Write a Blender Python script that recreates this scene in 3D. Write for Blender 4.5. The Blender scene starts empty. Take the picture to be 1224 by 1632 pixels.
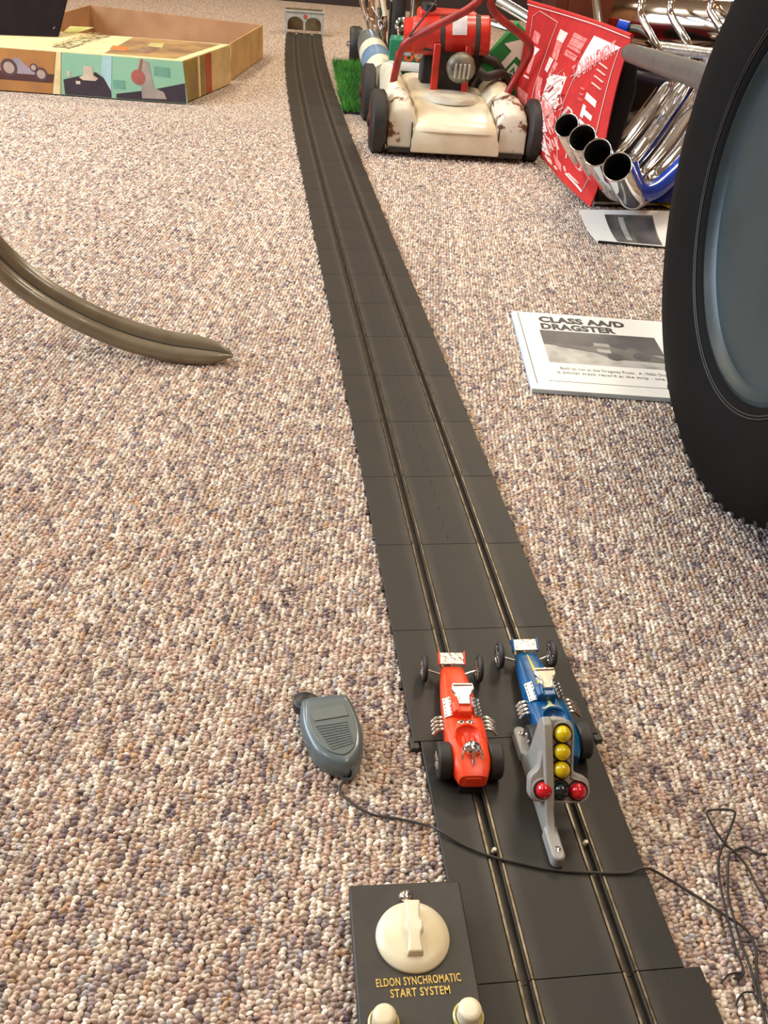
import bpy, math, random
import numpy as np
from mathutils import Matrix, Vector, Euler
random.seed(7)
PI = math.pi
SC = bpy.context.scene
COL = SC.collection
# ------------------------------------------------------------------ camera
FPX, CAMH, TILT, ROLL = 1450.0, 0.62, 0.60, 0.085
FW = Vector((0, math.cos(TILT), -math.sin(TILT)))
U0 = Vector((0, math.sin(TILT), math.cos(TILT)))
R0 = Vector((1, 0, 0))
RT = R0*math.cos(ROLL) + U0*math.sin(ROLL)
UP = -R0*math.sin(ROLL) + U0*math.cos(ROLL)
CAM = Vector((0, 0, CAMH))
cd = bpy.data.cameras.new('camera'); co = bpy.data.objects.new('camera', cd); COL.objects.link(co)
cd.sensor_fit = 'VERTICAL'; cd.sensor_height = 24.0; cd.lens = 24.0*FPX/1632.0
cd.clip_start = 0.02; cd.clip_end = 60
m = Matrix((RT, UP, -FW)).transposed().to_4x4(); m.translation = CAM
co.matrix_world = m
SC.camera = co
# ------------------------------------------------------------------ exposure / world
vs = SC.view_settings
vs.view_transform = 'Standard'; vs.look = 'None'; vs.gamma = 1.0; vs.use_curve_mapping = False
vs.exposure = 0.4
w = bpy.data.worlds.new('sky'); SC.world = w; w.use_nodes = True
w.node_tree.nodes['Background'].inputs[0].default_value = (0.62, 0.78, 1.0, 1)
w.node_tree.nodes['Background'].inputs[1].default_value = 3.0
# ------------------------------------------------------------------ lights
def area(name, loc, rot, sx, sy, power, color):
    l = bpy.data.lights.new(name, 'AREA'); l.shape = 'RECTANGLE'; l.size = sx; l.size_y = sy
    l.energy = power; l.color = color
    o = bpy.data.objects.new(name, l); COL.objects.link(o); o.location = loc; o.rotation_euler = rot
    return o
WARM = (1.0, 0.85, 0.64)
for i, (x, y, pw_) in enumerate([(-1.7, 5.2, 36), (0.9, 5.2, 36), (-1.7, 2.9, 30), (0.9, 2.9, 30), (-1.7, 0.2, 14), (0.9, 0.2, 14)]):
    area('ceiling_lamp_light', (x, y, 2.56), (0, 0, 0), 0.55, 0.55, pw_, WARM if y > 2.5 else (1.0, 0.92, 0.82))
# unseen small point lights, added to make the sparkles in the chrome
for i in range(6):
    l = bpy.data.lights.new('sparkle_light', 'POINT'); l.energy = 3.6; l.shadow_soft_size = 0.03; l.color = (1.0, 0.86, 0.66)
    o = bpy.data.objects.new('sparkle_light', l); COL.objects.link(o); o.location = (0.2+0.28*(i % 3), 1.0+0.5*(i//3), 2.38)
# daylight through the window in the left wall
area('window_daylight', (-2.95, 1.6, 1.45), (0, -PI/2, 0), 1.5, 2.6, 104, (0.70, 0.84, 1.0))
# ------------------------------------------------------------------ helpers
def ray(px, py): return FW + RT*((px-612.0)/FPX) - UP*((py-816.0)/FPX)
def G(px, py, z=0.0):
    d = ray(px, py); return CAM + d*((z-CAMH)/d.z)
def PY(px, py, Y):
    d = ray(px, py); return CAM + d*(Y/d.y)
def s2l(c): return c/12.92 if c <= 0.04045 else ((c+0.055)/1.055)**2.4
def rgb(r, g, b): return (s2l(r/255), s2l(g/255), s2l(b/255), 1.0)

MATS = {}
def mat(name, col, rough=0.5, metal=0.0, col2=None, nscale=20.0, ndetail=4.0, lo=0.4, hi=0.65, bump=0.0, bscale=None,
        coat=0.0, spec=0.5, trans=0.0, aniso=0.0):
    if name in MATS: return MATS[name]
    M = bpy.data.materials.new(name); M.use_nodes = True; nt = M.node_tree; N = nt.nodes; L = nt.links
    b = N['Principled BSDF']
    b.inputs['Base Color'].default_value = col; b.inputs['Roughness'].default_value = rough
    b.inputs['Metallic'].default_value = metal; b.inputs['Coat Weight'].default_value = coat
    b.inputs['Specular IOR Level'].default_value = spec; b.inputs['Transmission Weight'].default_value = trans
    tc = N.new('ShaderNodeTexCoord')
    nz = N.new('ShaderNodeTexNoise'); nz.inputs['Scale'].default_value = nscale; nz.inputs['Detail'].default_value = ndetail
    L.new(tc.outputs['Object'], nz.inputs['Vector'])
    if col2 is None: col2 = tuple(c*0.8 for c in col[:3])+(1,)
    rp = N.new('ShaderNodeValToRGB'); rp.color_ramp.elements[0].position = lo; rp.color_ramp.elements[1].position = hi
    rp.color_ramp.elements[0].color = col; rp.color_ramp.elements[1].color = col2
    L.new(nz.outputs['Fac'], rp.inputs['Fac']); L.new(rp.outputs['Color'], b.inputs['Base Color'])
    if bump:
        n2 = N.new('ShaderNodeTexNoise'); n2.inputs['Scale'].default_value = bscale or nscale*4; n2.inputs['Detail'].default_value = 3
        L.new(tc.outputs['Object'], n2.inputs['Vector'])
        bp = N.new('ShaderNodeBump'); bp.inputs['Strength'].default_value = bump; bp.inputs['Distance'].default_value = 0.002
        L.new(n2.outputs['Fac'], bp.inputs['Height']); L.new(bp.outputs['Normal'], b.inputs['Normal'])
    MATS[name] = M
    return M

class MB:
    def __init__(s): s.v = []; s.f = []
    def add(s, V, F, M=None):
        n = len(s.v)
        for p in V:
            p = Vector(p); s.v.append(M @ p if M else p)
        for f in F: s.f.append(tuple(i+n for i in f))
        return s
    def box(s, c, d, M=None, rot=None):
        x, y, z = d[0]/2, d[1]/2, d[2]/2
        V = [Vector((a, b, e)) for e in (-z, z) for (a, b) in ((-x, -y), (x, -y), (x, y), (-x, y))]
        R = Matrix.Translation(Vector(c)) @ (rot.to_4x4() if rot else Matrix())
        if M: R = M @ R
        return s.add(V, [(3, 2, 1, 0), (4, 5, 6, 7), (0, 1, 5, 4), (1, 2, 6, 5), (2, 3, 7, 6), (3, 0, 4, 7)], R)
    def loft(s, rings, cap=True, closed=True, M=None):
        n = len(rings[0]); V = [p for r in rings for p in r]; F = []
        for i in range(len(rings)-1):
            for j in range(n if closed else n-1):
                a = i*n+j; b = i*n+(j+1) % n
                F.append((a, b, b+n, a+n))
        if cap and closed:
            F.append(tuple(range(n-1, -1, -1))); F.append(tuple(len(V)-n+i for i in range(n)))
        return s.add(V, F, M)
    def prism(s, poly, z0, z1, M=None, inset=0.0):
        r0 = [Vector((x, y, z0)) for x, y in poly]
        r1 = [Vector((x, y, z1)) for x, y in poly]
        return s.loft([r0, r1], M=M)
    def lathe(s, prof, n=32, M=None, cap=True):
        rings = [[Vector((r*math.cos(2*PI*k/n), r*math.sin(2*PI*k/n), z)) for k in range(n)] for r, z in prof]
        return s.loft(rings, cap=cap, M=M)
    def tube(s, pts, r, n=12, cap=True, M=None, flat=1.0, up=None):
        pts = [Vector(p) for p in pts]; k = len(pts)
        if not hasattr(r, '__len__'): r = [r]*k
        T = []
        for i in range(k):
            a = pts[max(i-1, 0)]; b = pts[min(i+1, k-1)]; T.append((b-a).normalized())
        nrm = Vector(up) if up else (Vector((0, 0, 1)) if abs(T[0].z) < 0.9 else Vector((1, 0, 0)))
        rings = []
        for i in range(k):
            nrm = (nrm - T[i]*nrm.dot(T[i])).normalized(); bn = T[i].cross(nrm)
            rings.append([pts[i] + (nrm*math.cos(2*PI*j/n)*flat + bn*math.sin(2*PI*j/n))*r[i] for j in range(n)])
        return s.loft(rings, cap=cap, M=M)
    def sphere(s, c, r, n=20, m=12, M=None, sc=(1, 1, 1)):
        rings = []
        for i in range(1, m):
            a = PI*i/m - PI/2
            rings.append([Vector((c[0]+sc[0]*r*math.cos(a)*math.cos(2*PI*j/n), c[1]+sc[1]*r*math.cos(a)*math.sin(2*PI*j/n), c[2]+sc[2]*r*math.sin(a))) for j in range(n)])
        return s.loft(rings, M=M)

def catmull(P, n=8):
    P = [Vector(p) for p in P]; Q = [P[0]*2-P[1]]+P+[P[-1]*2-P[-2]]; out = []
    for i in range(1, len(Q)-2):
        a, b, c, d = Q[i-1:i+3]
        for k in range(n):
            t = k/n
            out.append(0.5*((2*b)+(c-a)*t+(2*a-5*b+4*c-d)*t*t+(3*b-a-3*c+d)*t**3))
    out.append(P[-1]); return out

WM = {}
def wm(o): return WM.get(o.name, Matrix())
def O(name, mb, ma, parent=None, world=True, smooth=40, bevel=0.0, seg=2, label=None, cat=None, group=None, kind=None, mesh=None):
    if mesh is None:
        me = bpy.data.meshes.new(name)
        V = mb.v
        if parent and world:
            inv = wm(parent).inverted(); V = [inv @ p for p in V]
        me.from_pydata([tuple(p) for p in V], [], mb.f); me.update()
        if smooth:
            me.polygons.foreach_set('use_smooth', [True]*len(me.polygons)); me.set_sharp_from_angle(angle=math.radians(smooth))
        me.materials.append(ma)
    else: me = mesh
    o = bpy.data.objects.new(name, me); COL.objects.link(o)
    if parent: o.parent = parent; WM[o.name] = wm(parent)
    if bevel:
        b = o.modifiers.new('bevel', 'BEVEL'); b.width = bevel; b.segments = seg; b.limit_method = 'ANGLE'; b.angle_limit = math.radians(35)
        b.harden_normals = False
    if label: o['label'] = label
    if cat: o['category'] = cat
    if group: o['group'] = group
    if kind: o['kind'] = kind
    return o
def T(name, label, cat, loc=(0, 0, 0), rotz=0.0, group=None):
    o = bpy.data.objects.new(name, None); COL.objects.link(o); o.empty_display_size = 0.02
    o.location = loc; o.rotation_euler = (0, 0, rotz)
    WM[o.name] = Matrix.Translation(Vector(loc)) @ Matrix.Rotation(rotz, 4, 'Z')
    o['label'] = label; o['category'] = cat
    if group: o['group'] = group
    return o
def copy_tree(o, parent=None):
    c = o.copy(); COL.objects.link(c); c.parent = parent
    for ch in list(o.children): copy_tree(ch, c)
    return c
def text_mb(s, size=1.0, spacing=1.0, bold=0.0, extrude=0.0, align='LEFT'):
    cu = bpy.data.curves.new('t', 'FONT'); cu.body = s; cu.size = size; cu.space_character = spacing; cu.offset = bold
    cu.extrude = extrude; cu.align_x = align; cu.resolution_u = 3
    ob = bpy.data.objects.new('t', cu); COL.objects.link(ob)
    dg = bpy.context.evaluated_depsgraph_get(); dg.update()
    me = bpy.data.meshes.new_from_object(ob.evaluated_get(dg))
    mb = MB(); mb.v = [v.co.copy() for v in me.vertices]; mb.f = [tuple(p.vertices) for p in me.polygons]
    bpy.data.objects.remove(ob); bpy.data.curves.remove(cu); bpy.data.meshes.remove(me)
    return mb
def xf(mb, fn):
    mb.v = [Vector(fn(p)) for p in mb.v]; return mb
def join(a, b): return a.add(b.v, b.f)
def struct(o): o['kind'] = 'structure'; return o

# ------------------------------------------------------------------ materials
M_black_track = mat('track_plastic', rgb(40, 38, 35), 0.48, 0, rgb(52, 46, 38), 9, 6, 0.35, 0.75, bump=0.15, bscale=700, spec=.35)
def wear(M):
    nt = M.node_tree; N = nt.nodes; L = nt.links; b = N['Principled BSDF']; src = b.inputs['Base Color'].links[0].from_socket
    tc = N.new('ShaderNodeTexCoord'); sx = N.new('ShaderNodeSeparateXYZ'); L.new(tc.outputs['Object'], sx.inputs[0])
    def mth(op, a, bb=None):
        q = N.new('ShaderNodeMath'); q.operation = op; L.new(a, q.inputs[0])
        if bb is not None:
            if isinstance(bb, float): q.inputs[1].default_value = bb
            else: L.new(bb, q.inputs[1])
        return q.outputs[0]
    d = mth('ABSOLUTE', mth('SUBTRACT', mth('ABSOLUTE', sx.outputs['X']), 0.0378))
    mr = N.new('ShaderNodeMapRange'); mr.inputs[1].default_value = .006; mr.inputs[2].default_value = .017; mr.inputs[3].default_value = 1; mr.inputs[4].default_value = 0
    L.new(d, mr.inputs[0])
    nz = N.new('ShaderNodeTexNoise'); nz.inputs['Scale'].default_value = 30; L.new(tc.outputs['Object'], nz.inputs['Vector'])
    f = mth('MULTIPLY', mr.outputs[0], nz.outputs['Fac'])
    mx = N.new('ShaderNodeMix'); mx.data_type = 'RGBA'; L.new(f, mx.inputs[0]); L.new(src, mx.inputs[6]); mx.inputs[7].default_value = rgb(80, 75, 67)
    L.new(mx.outputs[2], b.inputs['Base Color'])
wear(M_black_track)
M_slot = mat('slot_dark', rgb(18, 17, 16), 0.6)
M_rail = mat('steel_rail', rgb(132, 122, 106), 0.38, 1.0, rgb(84, 74, 60), 60)
M_chrome = mat('chrome', (0.83, 0.83, 0.84, 1), 0.06, 1.0, (0.78, 0.78, 0.8, 1), 8)
M_chrome_r = mat('dull_chrome', (0.66, 0.65, 0.63, 1), 0.25, 1.0, (0.5, 0.49, 0.47, 1), 120, bump=0.3, bscale=300)
M_plated = mat('plated_plastic', (0.86, 0.84, 0.8, 1), 0.13, 1.0, (0.75, 0.7, 0.62, 1), 300)
M_rubber = mat('rubber', rgb(34, 32, 31), 0.55, 0, rgb(46, 42, 38), 30, bump=0.1, bscale=200)
M_black = mat('black_plastic', rgb(28, 26, 25), 0.4, 0, rgb(36, 33, 31), 40)
M_carred = mat('red_orange_plastic', rgb(246, 78, 34), 0.36, 0, rgb(240, 66, 28), 60)
M_carblue = mat('blue_plastic', rgb(8, 88, 136), 0.3, 0, rgb(10, 74, 122), 60)
M_yellow = mat('yellow_paint', rgb(232, 214, 20), 0.35)
M_cream = mat('cream_plastic', rgb(232, 222, 192), 0.35, 0, rgb(222, 208, 172), 25)
M_grayp = mat('gray_plastic', rgb(158, 154, 144), 0.45, 0, rgb(150, 146, 138), 60)
M_ballY = mat('yellow_ball', rgb(218, 190, 10), 0.15, 0, rgb(205, 172, 10), 80, coat=0.6)
M_ballR = mat('red_ball', rgb(205, 20, 34), 0.15, 0, rgb(185, 14, 28), 80, coat=0.6)
M_ballK = mat('dark_green_ball', rgb(18, 32, 34), 0.15, 0, rgb(14, 26, 28), 80, coat=0.6)
M_mic = mat('slate_plastic', rgb(92, 104, 106), 0.3, 0, rgb(86, 98, 100), 60, coat=0.2)
M_wire = mat('black_wire', rgb(48, 44, 42), 0.45)
M_gold = mat('gold_print', rgb(222, 190, 96), 0.35, 0.3)
M_white = mat('white_card', rgb(240, 239, 232), 0.4, 0, rgb(234, 233, 226), 10)
M_ink = mat('black_ink', rgb(24, 26, 30), 0.4)
M_photo = mat('grey_photo', rgb(120, 118, 112), 0.3, 0, rgb(60, 60, 62), 14, 5, 0.35, 0.7)
M_photod = mat('dark_photo', rgb(62, 62, 66), 0.3, 0, rgb(98, 96, 96), 10, 5)
M_photol = mat('light_photo', rgb(190, 188, 180), 0.3, 0, rgb(150, 148, 142), 30, 5)

# ------------------------------------------------------------------ setting
def carpet_far():
    M = bpy.data.materials.new('carpet_weave'); M.use_nodes = True; nt = M.node_tree; N = nt.nodes; L = nt.links; b = N['Principled BSDF']
    b.inputs['Roughness'].default_value = 0.95; b.inputs['Specular IOR Level'].default_value = 0.1
    tc = N.new('ShaderNodeTexCoord'); mp = N.new('ShaderNodeMapping'); mp.inputs['Scale'].default_value = (165, 260, 1)
    L.new(tc.outputs['Object'], mp.inputs['Vector'])
    vo = N.new('ShaderNodeTexVoronoi'); vo.voronoi_dimensions = '2D'; vo.inputs['Scale'].default_value = 1.0; vo.inputs['Randomness'].default_value = 0.8
    L.new(mp.outputs['Vector'], vo.inputs['Vector'])
    sp = N.new('ShaderNodeSeparateColor'); L.new(vo.outputs['Color'], sp.inputs['Color'])
    rp = N.new('ShaderNodeValToRGB'); rp.color_ramp.interpolation = 'CONSTANT'
    E = rp.color_ramp.elements; cum = 0; first = True
    for c, wgt in PAL:
        if first: e = E[0]; first = False
        elif cum > 0 and len(E) == 2 and E[1].position == 1.0: e = E[1]; e.position = cum
        else: e = E.new(cum)
        e.color = c; cum += wgt
    L.new(sp.outputs[0], rp.inputs['Fac'])
    mx = N.new('ShaderNodeMix'); mx.data_type = 'RGBA'; mx.blend_type = 'MULTIPLY'; mx.inputs[0].default_value = 1
    L.new(rp.outputs['Color'], mx.inputs[6])
    r2 = N.new('ShaderNodeValToRGB'); r2.color_ramp.elements[0].color = (1, 1, 1, 1); r2.color_ramp.elements[1].color = (0.20, 0.17, 0.16, 1)  # gaps between loops darkened in the colour, standing for shade in the pile
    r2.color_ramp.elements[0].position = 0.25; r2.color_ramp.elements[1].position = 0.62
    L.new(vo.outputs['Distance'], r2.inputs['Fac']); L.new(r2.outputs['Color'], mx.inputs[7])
    L.new(mx.outputs[2], b.inputs['Base Color'])
    bp = N.new('ShaderNodeBump'); bp.invert = True; bp.inputs['Strength'].default_value = 0.6; bp.inputs['Distance'].default_value = 0.002
    L.new(vo.outputs['Distance'], bp.inputs['Height']); L.new(bp.outputs['Normal'], b.inputs['Normal'])
    return M
PAL = [(rgb(243, 232, 215), .19), (rgb(222, 204, 183), .25), (rgb(208, 180, 163), .19), (rgb(188, 167, 153), .15),
       (rgb(166, 149, 146), .09), (rgb(134, 119, 122), .05), (rgb(206, 172, 140), .03), (rgb(192, 185, 181), .05)]
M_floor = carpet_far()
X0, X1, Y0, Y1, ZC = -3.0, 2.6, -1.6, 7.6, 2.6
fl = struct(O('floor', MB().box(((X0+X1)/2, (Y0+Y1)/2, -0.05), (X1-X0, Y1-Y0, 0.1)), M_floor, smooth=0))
M_wall = mat('wall_wood_panelling', rgb(150, 112, 78), 0.6, 0, rgb(128, 92, 62), 3)
M_ceil = mat('ceiling_paint', rgb(176, 164, 146), 0.9, 0, rgb(168, 156, 138), 5)
M_trim = mat('dark_trim', rgb(44, 26, 26), 0.5)
struct(O('ceiling', MB().box(((X0+X1)/2, (Y0+Y1)/2, ZC+0.05), (X1-X0, Y1-Y0, 0.1)), M_ceil, smooth=0))
struct(O('wall_back', MB().box(((X0+X1)/2, Y1+0.05, ZC/2), (X1-X0, 0.1, ZC)), M_wall, smooth=0))
struct(O('wall_front', MB().box(((X0+X1)/2, Y0-0.05, ZC/2), (X1-X0, 0.1, ZC)), M_wall, smooth=0))
struct(O('wall_right', MB().box((X1+0.05, (Y0+Y1)/2, ZC/2), (0.1, Y1-Y0, ZC)), M_wall, smooth=0))
wl = MB(); wy0, wy1, wz0, wz1 = 0.2, 3.0, 0.7, 2.2
wl.box((X0-0.05, (Y0+wy0)/2, ZC/2), (0.1, wy0-Y0, ZC)); wl.box((X0-0.05, (Y1+wy1)/2, ZC/2), (0.1, Y1-wy1, ZC))
wl.box((X0-0.05, (wy0+wy1)/2, wz0/2), (0.1, wy1-wy0, wz0)); wl.box((X0-0.05, (wy0+wy1)/2, (ZC+wz1)/2), (0.1, wy1-wy0, ZC-wz1))
struct(O('wall_left', wl, M_wall, smooth=0))
wf = MB()
for y in (wy0+0.03, (wy0+wy1)/2, wy1-0.03): wf.box((X0-0.05, y, (wz0+wz1)/2), (0.06, 0.06, wz1-wz0))
for z in (wz0+0.03, wz1-0.03): wf.box((X0-0.05, (wy0+wy1)/2, z), (0.06, wy1-wy0, 0.06))
struct(O('window_1', wf, M_ceil, smooth=0))

# ---- loop pile of the carpet: one object, loops as instances on points
rng = np.random.default_rng(3)
def pile():
    rowp, step = 0.0055, 0.0034
    pts = []; cols = []; pal = np.array([c[0] for c in PAL]); wts = np.array([c[1] for c in PAL]); wts /= wts.sum()
    xs = np.arange(-1.7, 1.75, rowp)
    for x in xs:
        ys = np.arange(0.12, 2.95, step) + rng.uniform(-.001, .001)
        n = len(ys)
        idx = np.zeros(n, int); i = 0
        while i < n:
            k = rng.choice([1, 1, 1, 2, 2, 3, 4]); idx[i:i+k] = rng.choice(len(wts), p=wts); i += k
        xx = x + rng.normal(0, .0008, n) + 0.0007*np.sin(ys*90+x*300)
        yy = ys + rng.normal(0, .0005, n)
        keep = (np.abs(xx) < 0.36+0.52*yy) & (rng.uniform(2.1, 2.95, n) > yy)
        # nothing grows under the track
        c0 = np.interp(yy, TRY, TRX); keep &= ~(np.abs(xx-c0-0.0) < 0.070)
        zz = rng.normal(0.0006, .0004, n)+rng.normal(0, .00025)
        pts.append(np.stack([xx, yy, zz], 1)[keep]); cols.append((pal[idx]*rng.uniform(.80, 1.10, (n, 1))*rng.uniform(.86, 1.08))[keep])
    P = np.concatenate(pts); C = np.concatenate(cols); C[:, 3] = 1; n = len(P)
    me = bpy.data.meshes.new('carpet_pile'); me.vertices.add(n); me.vertices.foreach_set('co', P.ravel())
    a = me.attributes.new('col', 'FLOAT_COLOR', 'POINT'); a.data.foreach_set('color', C.ravel())
    a = me.attributes.new('rot', 'FLOAT_VECTOR', 'POINT'); a.data.foreach_set('vector', np.stack([rng.normal(0, .3, n), rng.normal(0, .35, n), rng.normal(0.15, .45, n)], 1).ravel())
    S = np.stack([rng.uniform(.0023, .0030, n), rng.uniform(.00135, .0021, n), rng.uniform(.0020, .0028, n)], 1)
    a = me.attributes.new('scl', 'FLOAT_VECTOR', 'POINT'); a.data.foreach_set('vector', S.ravel())
    M = bpy.data.materials.new('carpet_loop_yarn'); M.use_nodes = True; nt = M.node_tree; b = nt.nodes['Principled BSDF']
    at = nt.nodes.new('ShaderNodeAttribute'); at.attribute_type = 'INSTANCER'; at.attribute_name = 'col'
    nt.links.new(at.outputs['Color'], b.inputs['Base Color']); b.inputs['Roughness'].default_value = 0.8
    b.inputs['Specular IOR Level'].default_value = 0.25; b.inputs['Sheen Weight'].default_value = 0.2
    me.materials.append(M)
    o = bpy.data.objects.new('carpet_pile', me); COL.objects.link(o); o['kind'] = 'stuff'
    o['label'] = 'nubby beige, cream and mauve loop pile of the carpet'; o['category'] = 'carpet'
    g = bpy.data.node_groups.new('loops', 'GeometryNodeTree')
    g.interface.new_socket('Geometry', in_out='INPUT', socket_type='NodeSocketGeometry')
    g.interface.new_socket('Geometry', in_out='OUTPUT', socket_type='NodeSocketGeometry')
    N = g.nodes; L = g.links; gi = N.new('NodeGroupInput'); go = N.new('NodeGroupOutput')
    ico = N.new('GeometryNodeMeshIcoSphere'); ico.inputs['Radius'].default_value = 1.0; ico.inputs['Subdivisions'].default_value = 2
    ss = N.new('GeometryNodeSetShadeSmooth'); L.new(ico.outputs['Mesh'], ss.inputs['Geometry'])
    sm = N.new('GeometryNodeSetMaterial'); sm.inputs['Material'].default_value = M; L.new(ss.outputs['Geometry'], sm.inputs['Geometry'])
    ip = N.new('GeometryNodeInstanceOnPoints'); L.new(gi.outputs[0], ip.inputs['Points']); L.new(sm.outputs['Geometry'], ip.inputs['Instance'])
    def na(nm, ty='FLOAT_VECTOR'):
        q = N.new('GeometryNodeInputNamedAttribute'); q.data_type = ty; q.inputs['Name'].default_value = nm; return q
    e2r = N.new('FunctionNodeEulerToRotation'); q = na('rot'); L.new(q.outputs['Attribute'], e2r.inputs[0]); L.new(e2r.outputs[0], ip.inputs['Rotation'])
    q = na('scl'); L.new(q.outputs['Attribute'], ip.inputs['Scale'])
    L.new(ip.outputs['Instances'], go.inputs[0])
    md = o.modifiers.new('loops', 'NODES'); md.node_group = g
    print('pile loops', n)

# ------------------------------------------------------------------ the drag strip track
LP = [(454, 57), (457.5, 110), (461, 163), (475, 250), (497, 335), (518, 440), (539, 547), (560, 677), (582, 766), (600, 868), (624, 1001), (655, 1171)]
RP = [(514, 62), (525, 112), (538, 163), (567, 250), (611, 335), (654, 440), (698, 547), (750, 677), (787, 766), (835, 868), (885, 1001), (945, 1150)]
ZT = 0.008
lw = [G(x, y, ZT) for x, y in LP]; rw = [G(x, y, ZT) for x, y in RP]
mid = sorted([((a+b)/2).to_tuple() for a, b in zip(lw, rw)], key=lambda p: p[1])
cf = np.polyfit([p[1] for p in mid], [p[0] for p in mid], 3)
TRACKW, SECL = 0.168, 0.1436
ycur = 0.70; xcur = float(np.polyval(cf, ycur))
def tdir(y):
    dx = float(np.polyval(np.polyder(cf), y)); v = Vector((dx, 1, 0)); return v.normalized()
TD0 = tdir(0.75)
joints = []
p = Vector((xcur, ycur, 0))
while p.y < 4.95:
    d = tdir(p.y+SECL/2); joints.append((p.copy(), d)); p = p + d*SECL
TEND, TENDD = p.copy(), d
DN = tdir(0.66)
back = Vector((xcur, ycur, 0))
TRY = [back.y-0.6] + [j[0].y for j in joints] + [TEND.y]; TRX = [back.x-DN.x*0.6/DN.y] + [j[0].x for j in joints] + [TEND.x]
track = T('slot_car_track', 'long black plastic two-lane drag strip track running away across the carpet', 'race track', (xcur, ycur, 0), 0)
def section_mb(L, W, gap=0.0004, tabs=True):
    """body with two slots recessed between rail beds; y from 0 to L"""
    sl = [-0.0378, 0.0378]; e = 0.0028
    prof = [(-W/2, 0.0), (-W/2, ZT-0.0006), (-W/2+0.0006, ZT)]
    for c in sl:
        prof += [(c-0.0066, ZT), (c-0.0066, ZT-0.0010), (c-e, ZT-0.0010), (c-e, 0.0012), (c+e, 0.0012), (c+e, ZT-0.0010), (c+0.0066, ZT-0.0010), (c+0.0066, ZT)]
    prof += [(W/2-0.0006, ZT), (W/2, ZT-0.0006), (W/2, 0.0)]
    mb = MB(); n = len(prof)
    V = [Vector((x, gap, z)) for x, z in prof]+[Vector((x, L-gap, z)) for x, z in prof]
    F = [(i, i+1, i+1+n, i+n) for i in range(n-1)]
    F.append(tuple(range(n-1, -1, -1))); F.append(tuple(range(n, 2*n)))
    F.append((n-1, 0, n, 2*n-1))
    mb.add(V, F)
    if tabs:
        for sx, yy in ((-1, L*0.5), (1, L*0.3)): mb.box((sx*(W/2+0.0006), yy, 0.003), (0.005, 0.008, 0.004))
    return mb
def rails_mb(L):
    r = []
    for c in (-0.0378, 0.0378):
        for s in (-1, 1):
            mb = MB(); x = c+s*0.0049
            mb.box((x, L/2, ZT-0.0002), (0.0017, L-0.0008, 0.0020)); r.append(mb)
    return r
def dash_mb(L):
    mb = MB()
    for k in range(5): mb.box((0, L*(k+.5)/5, ZT), (0.0016, 0.010, 0.0003))
    return mb
def place_section(proto, p, d, parent, dash=False):
    o = O('track_section', None, None, parent, mesh=proto[0])
    o.location = p - Vector(parent.location); o.rotation_euler = (0, 0, math.atan2(-d.x, d.y))
    for me in proto[1]:
        r = O('rail', None, None, o, mesh=me)
    if dash and proto[2]: O('lane_dashes', None, None, o, mesh=proto[2])
    return o
def proto(L, W, tabs=True):
    t = O('x', section_mb(L, W, tabs=tabs), M_black_track, smooth=20); me = t.data; bpy.data.objects.remove(t)
    rs = []
    for mb in rails_mb(L):
        q = O('x', mb, M_rail, smooth=0); rs.append(q.data); bpy.data.objects.remove(q)
    q = O('x', dash_mb(L), M_slot, smooth=0); dm = q.data; bpy.data.objects.remove(q)
    for mm, nm in [(me, 'track_section')]+[(r, 'rail') for r in rs]+[(dm, 'lane_dashes')]: mm.name = nm
    return (me, rs, dm)
pr_std = proto(SECL, TRACKW)
for i, (p, d) in enumerate(joints): place_section(pr_std, p, d, track, dash=(1 <= i <= 8))
p1 = back - DN*SECL
place_section(pr_std, p1, DN, track)
NL = 0.215
p2 = p1 - DN*NL
place_section(proto(NL, TRACKW-0.012, tabs=False), p2, DN, track)
p3 = p2 - DN*0.26
place_section(proto(0.26, TRACKW+0.012, tabs=False), p3, DN, track)
# joint clips at the shoulder change (black tabs)
for s in (-1, 1):
    q = p1 + Vector((DN.y, -DN.x, 0))*s*(TRACKW/2-0.001)
    mb = MB().box((0, 0, 0.0035), (0.008, 0.014, 0.007), M=Matrix.Translation(q) @ Matrix.Rotation(math.atan2(-DN.x, DN.y), 4, 'Z'))
    O('joint_tab', mb, M_black, track, bevel=0.001)
NX = Vector((DN.y, -DN.x, 0))
# starting pins in the two slots
for s, (px, py) in ((-1, (787, 1352)), (1, (932, 1340))):
    c = G(px, py, ZT)
    mb = MB().lathe([(0.0019, 0), (0.0019, 0.010), (0.0012, 0.0115)], 10, M=Matrix.Translation((c.x, c.y, 0.002)) @ Matrix.Rotation(0.35, 4, 'X'))
    O('starting_pin', mb, M_cream, track)
YAW = math.atan2(-DN.x, DN.y)
pile()

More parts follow.
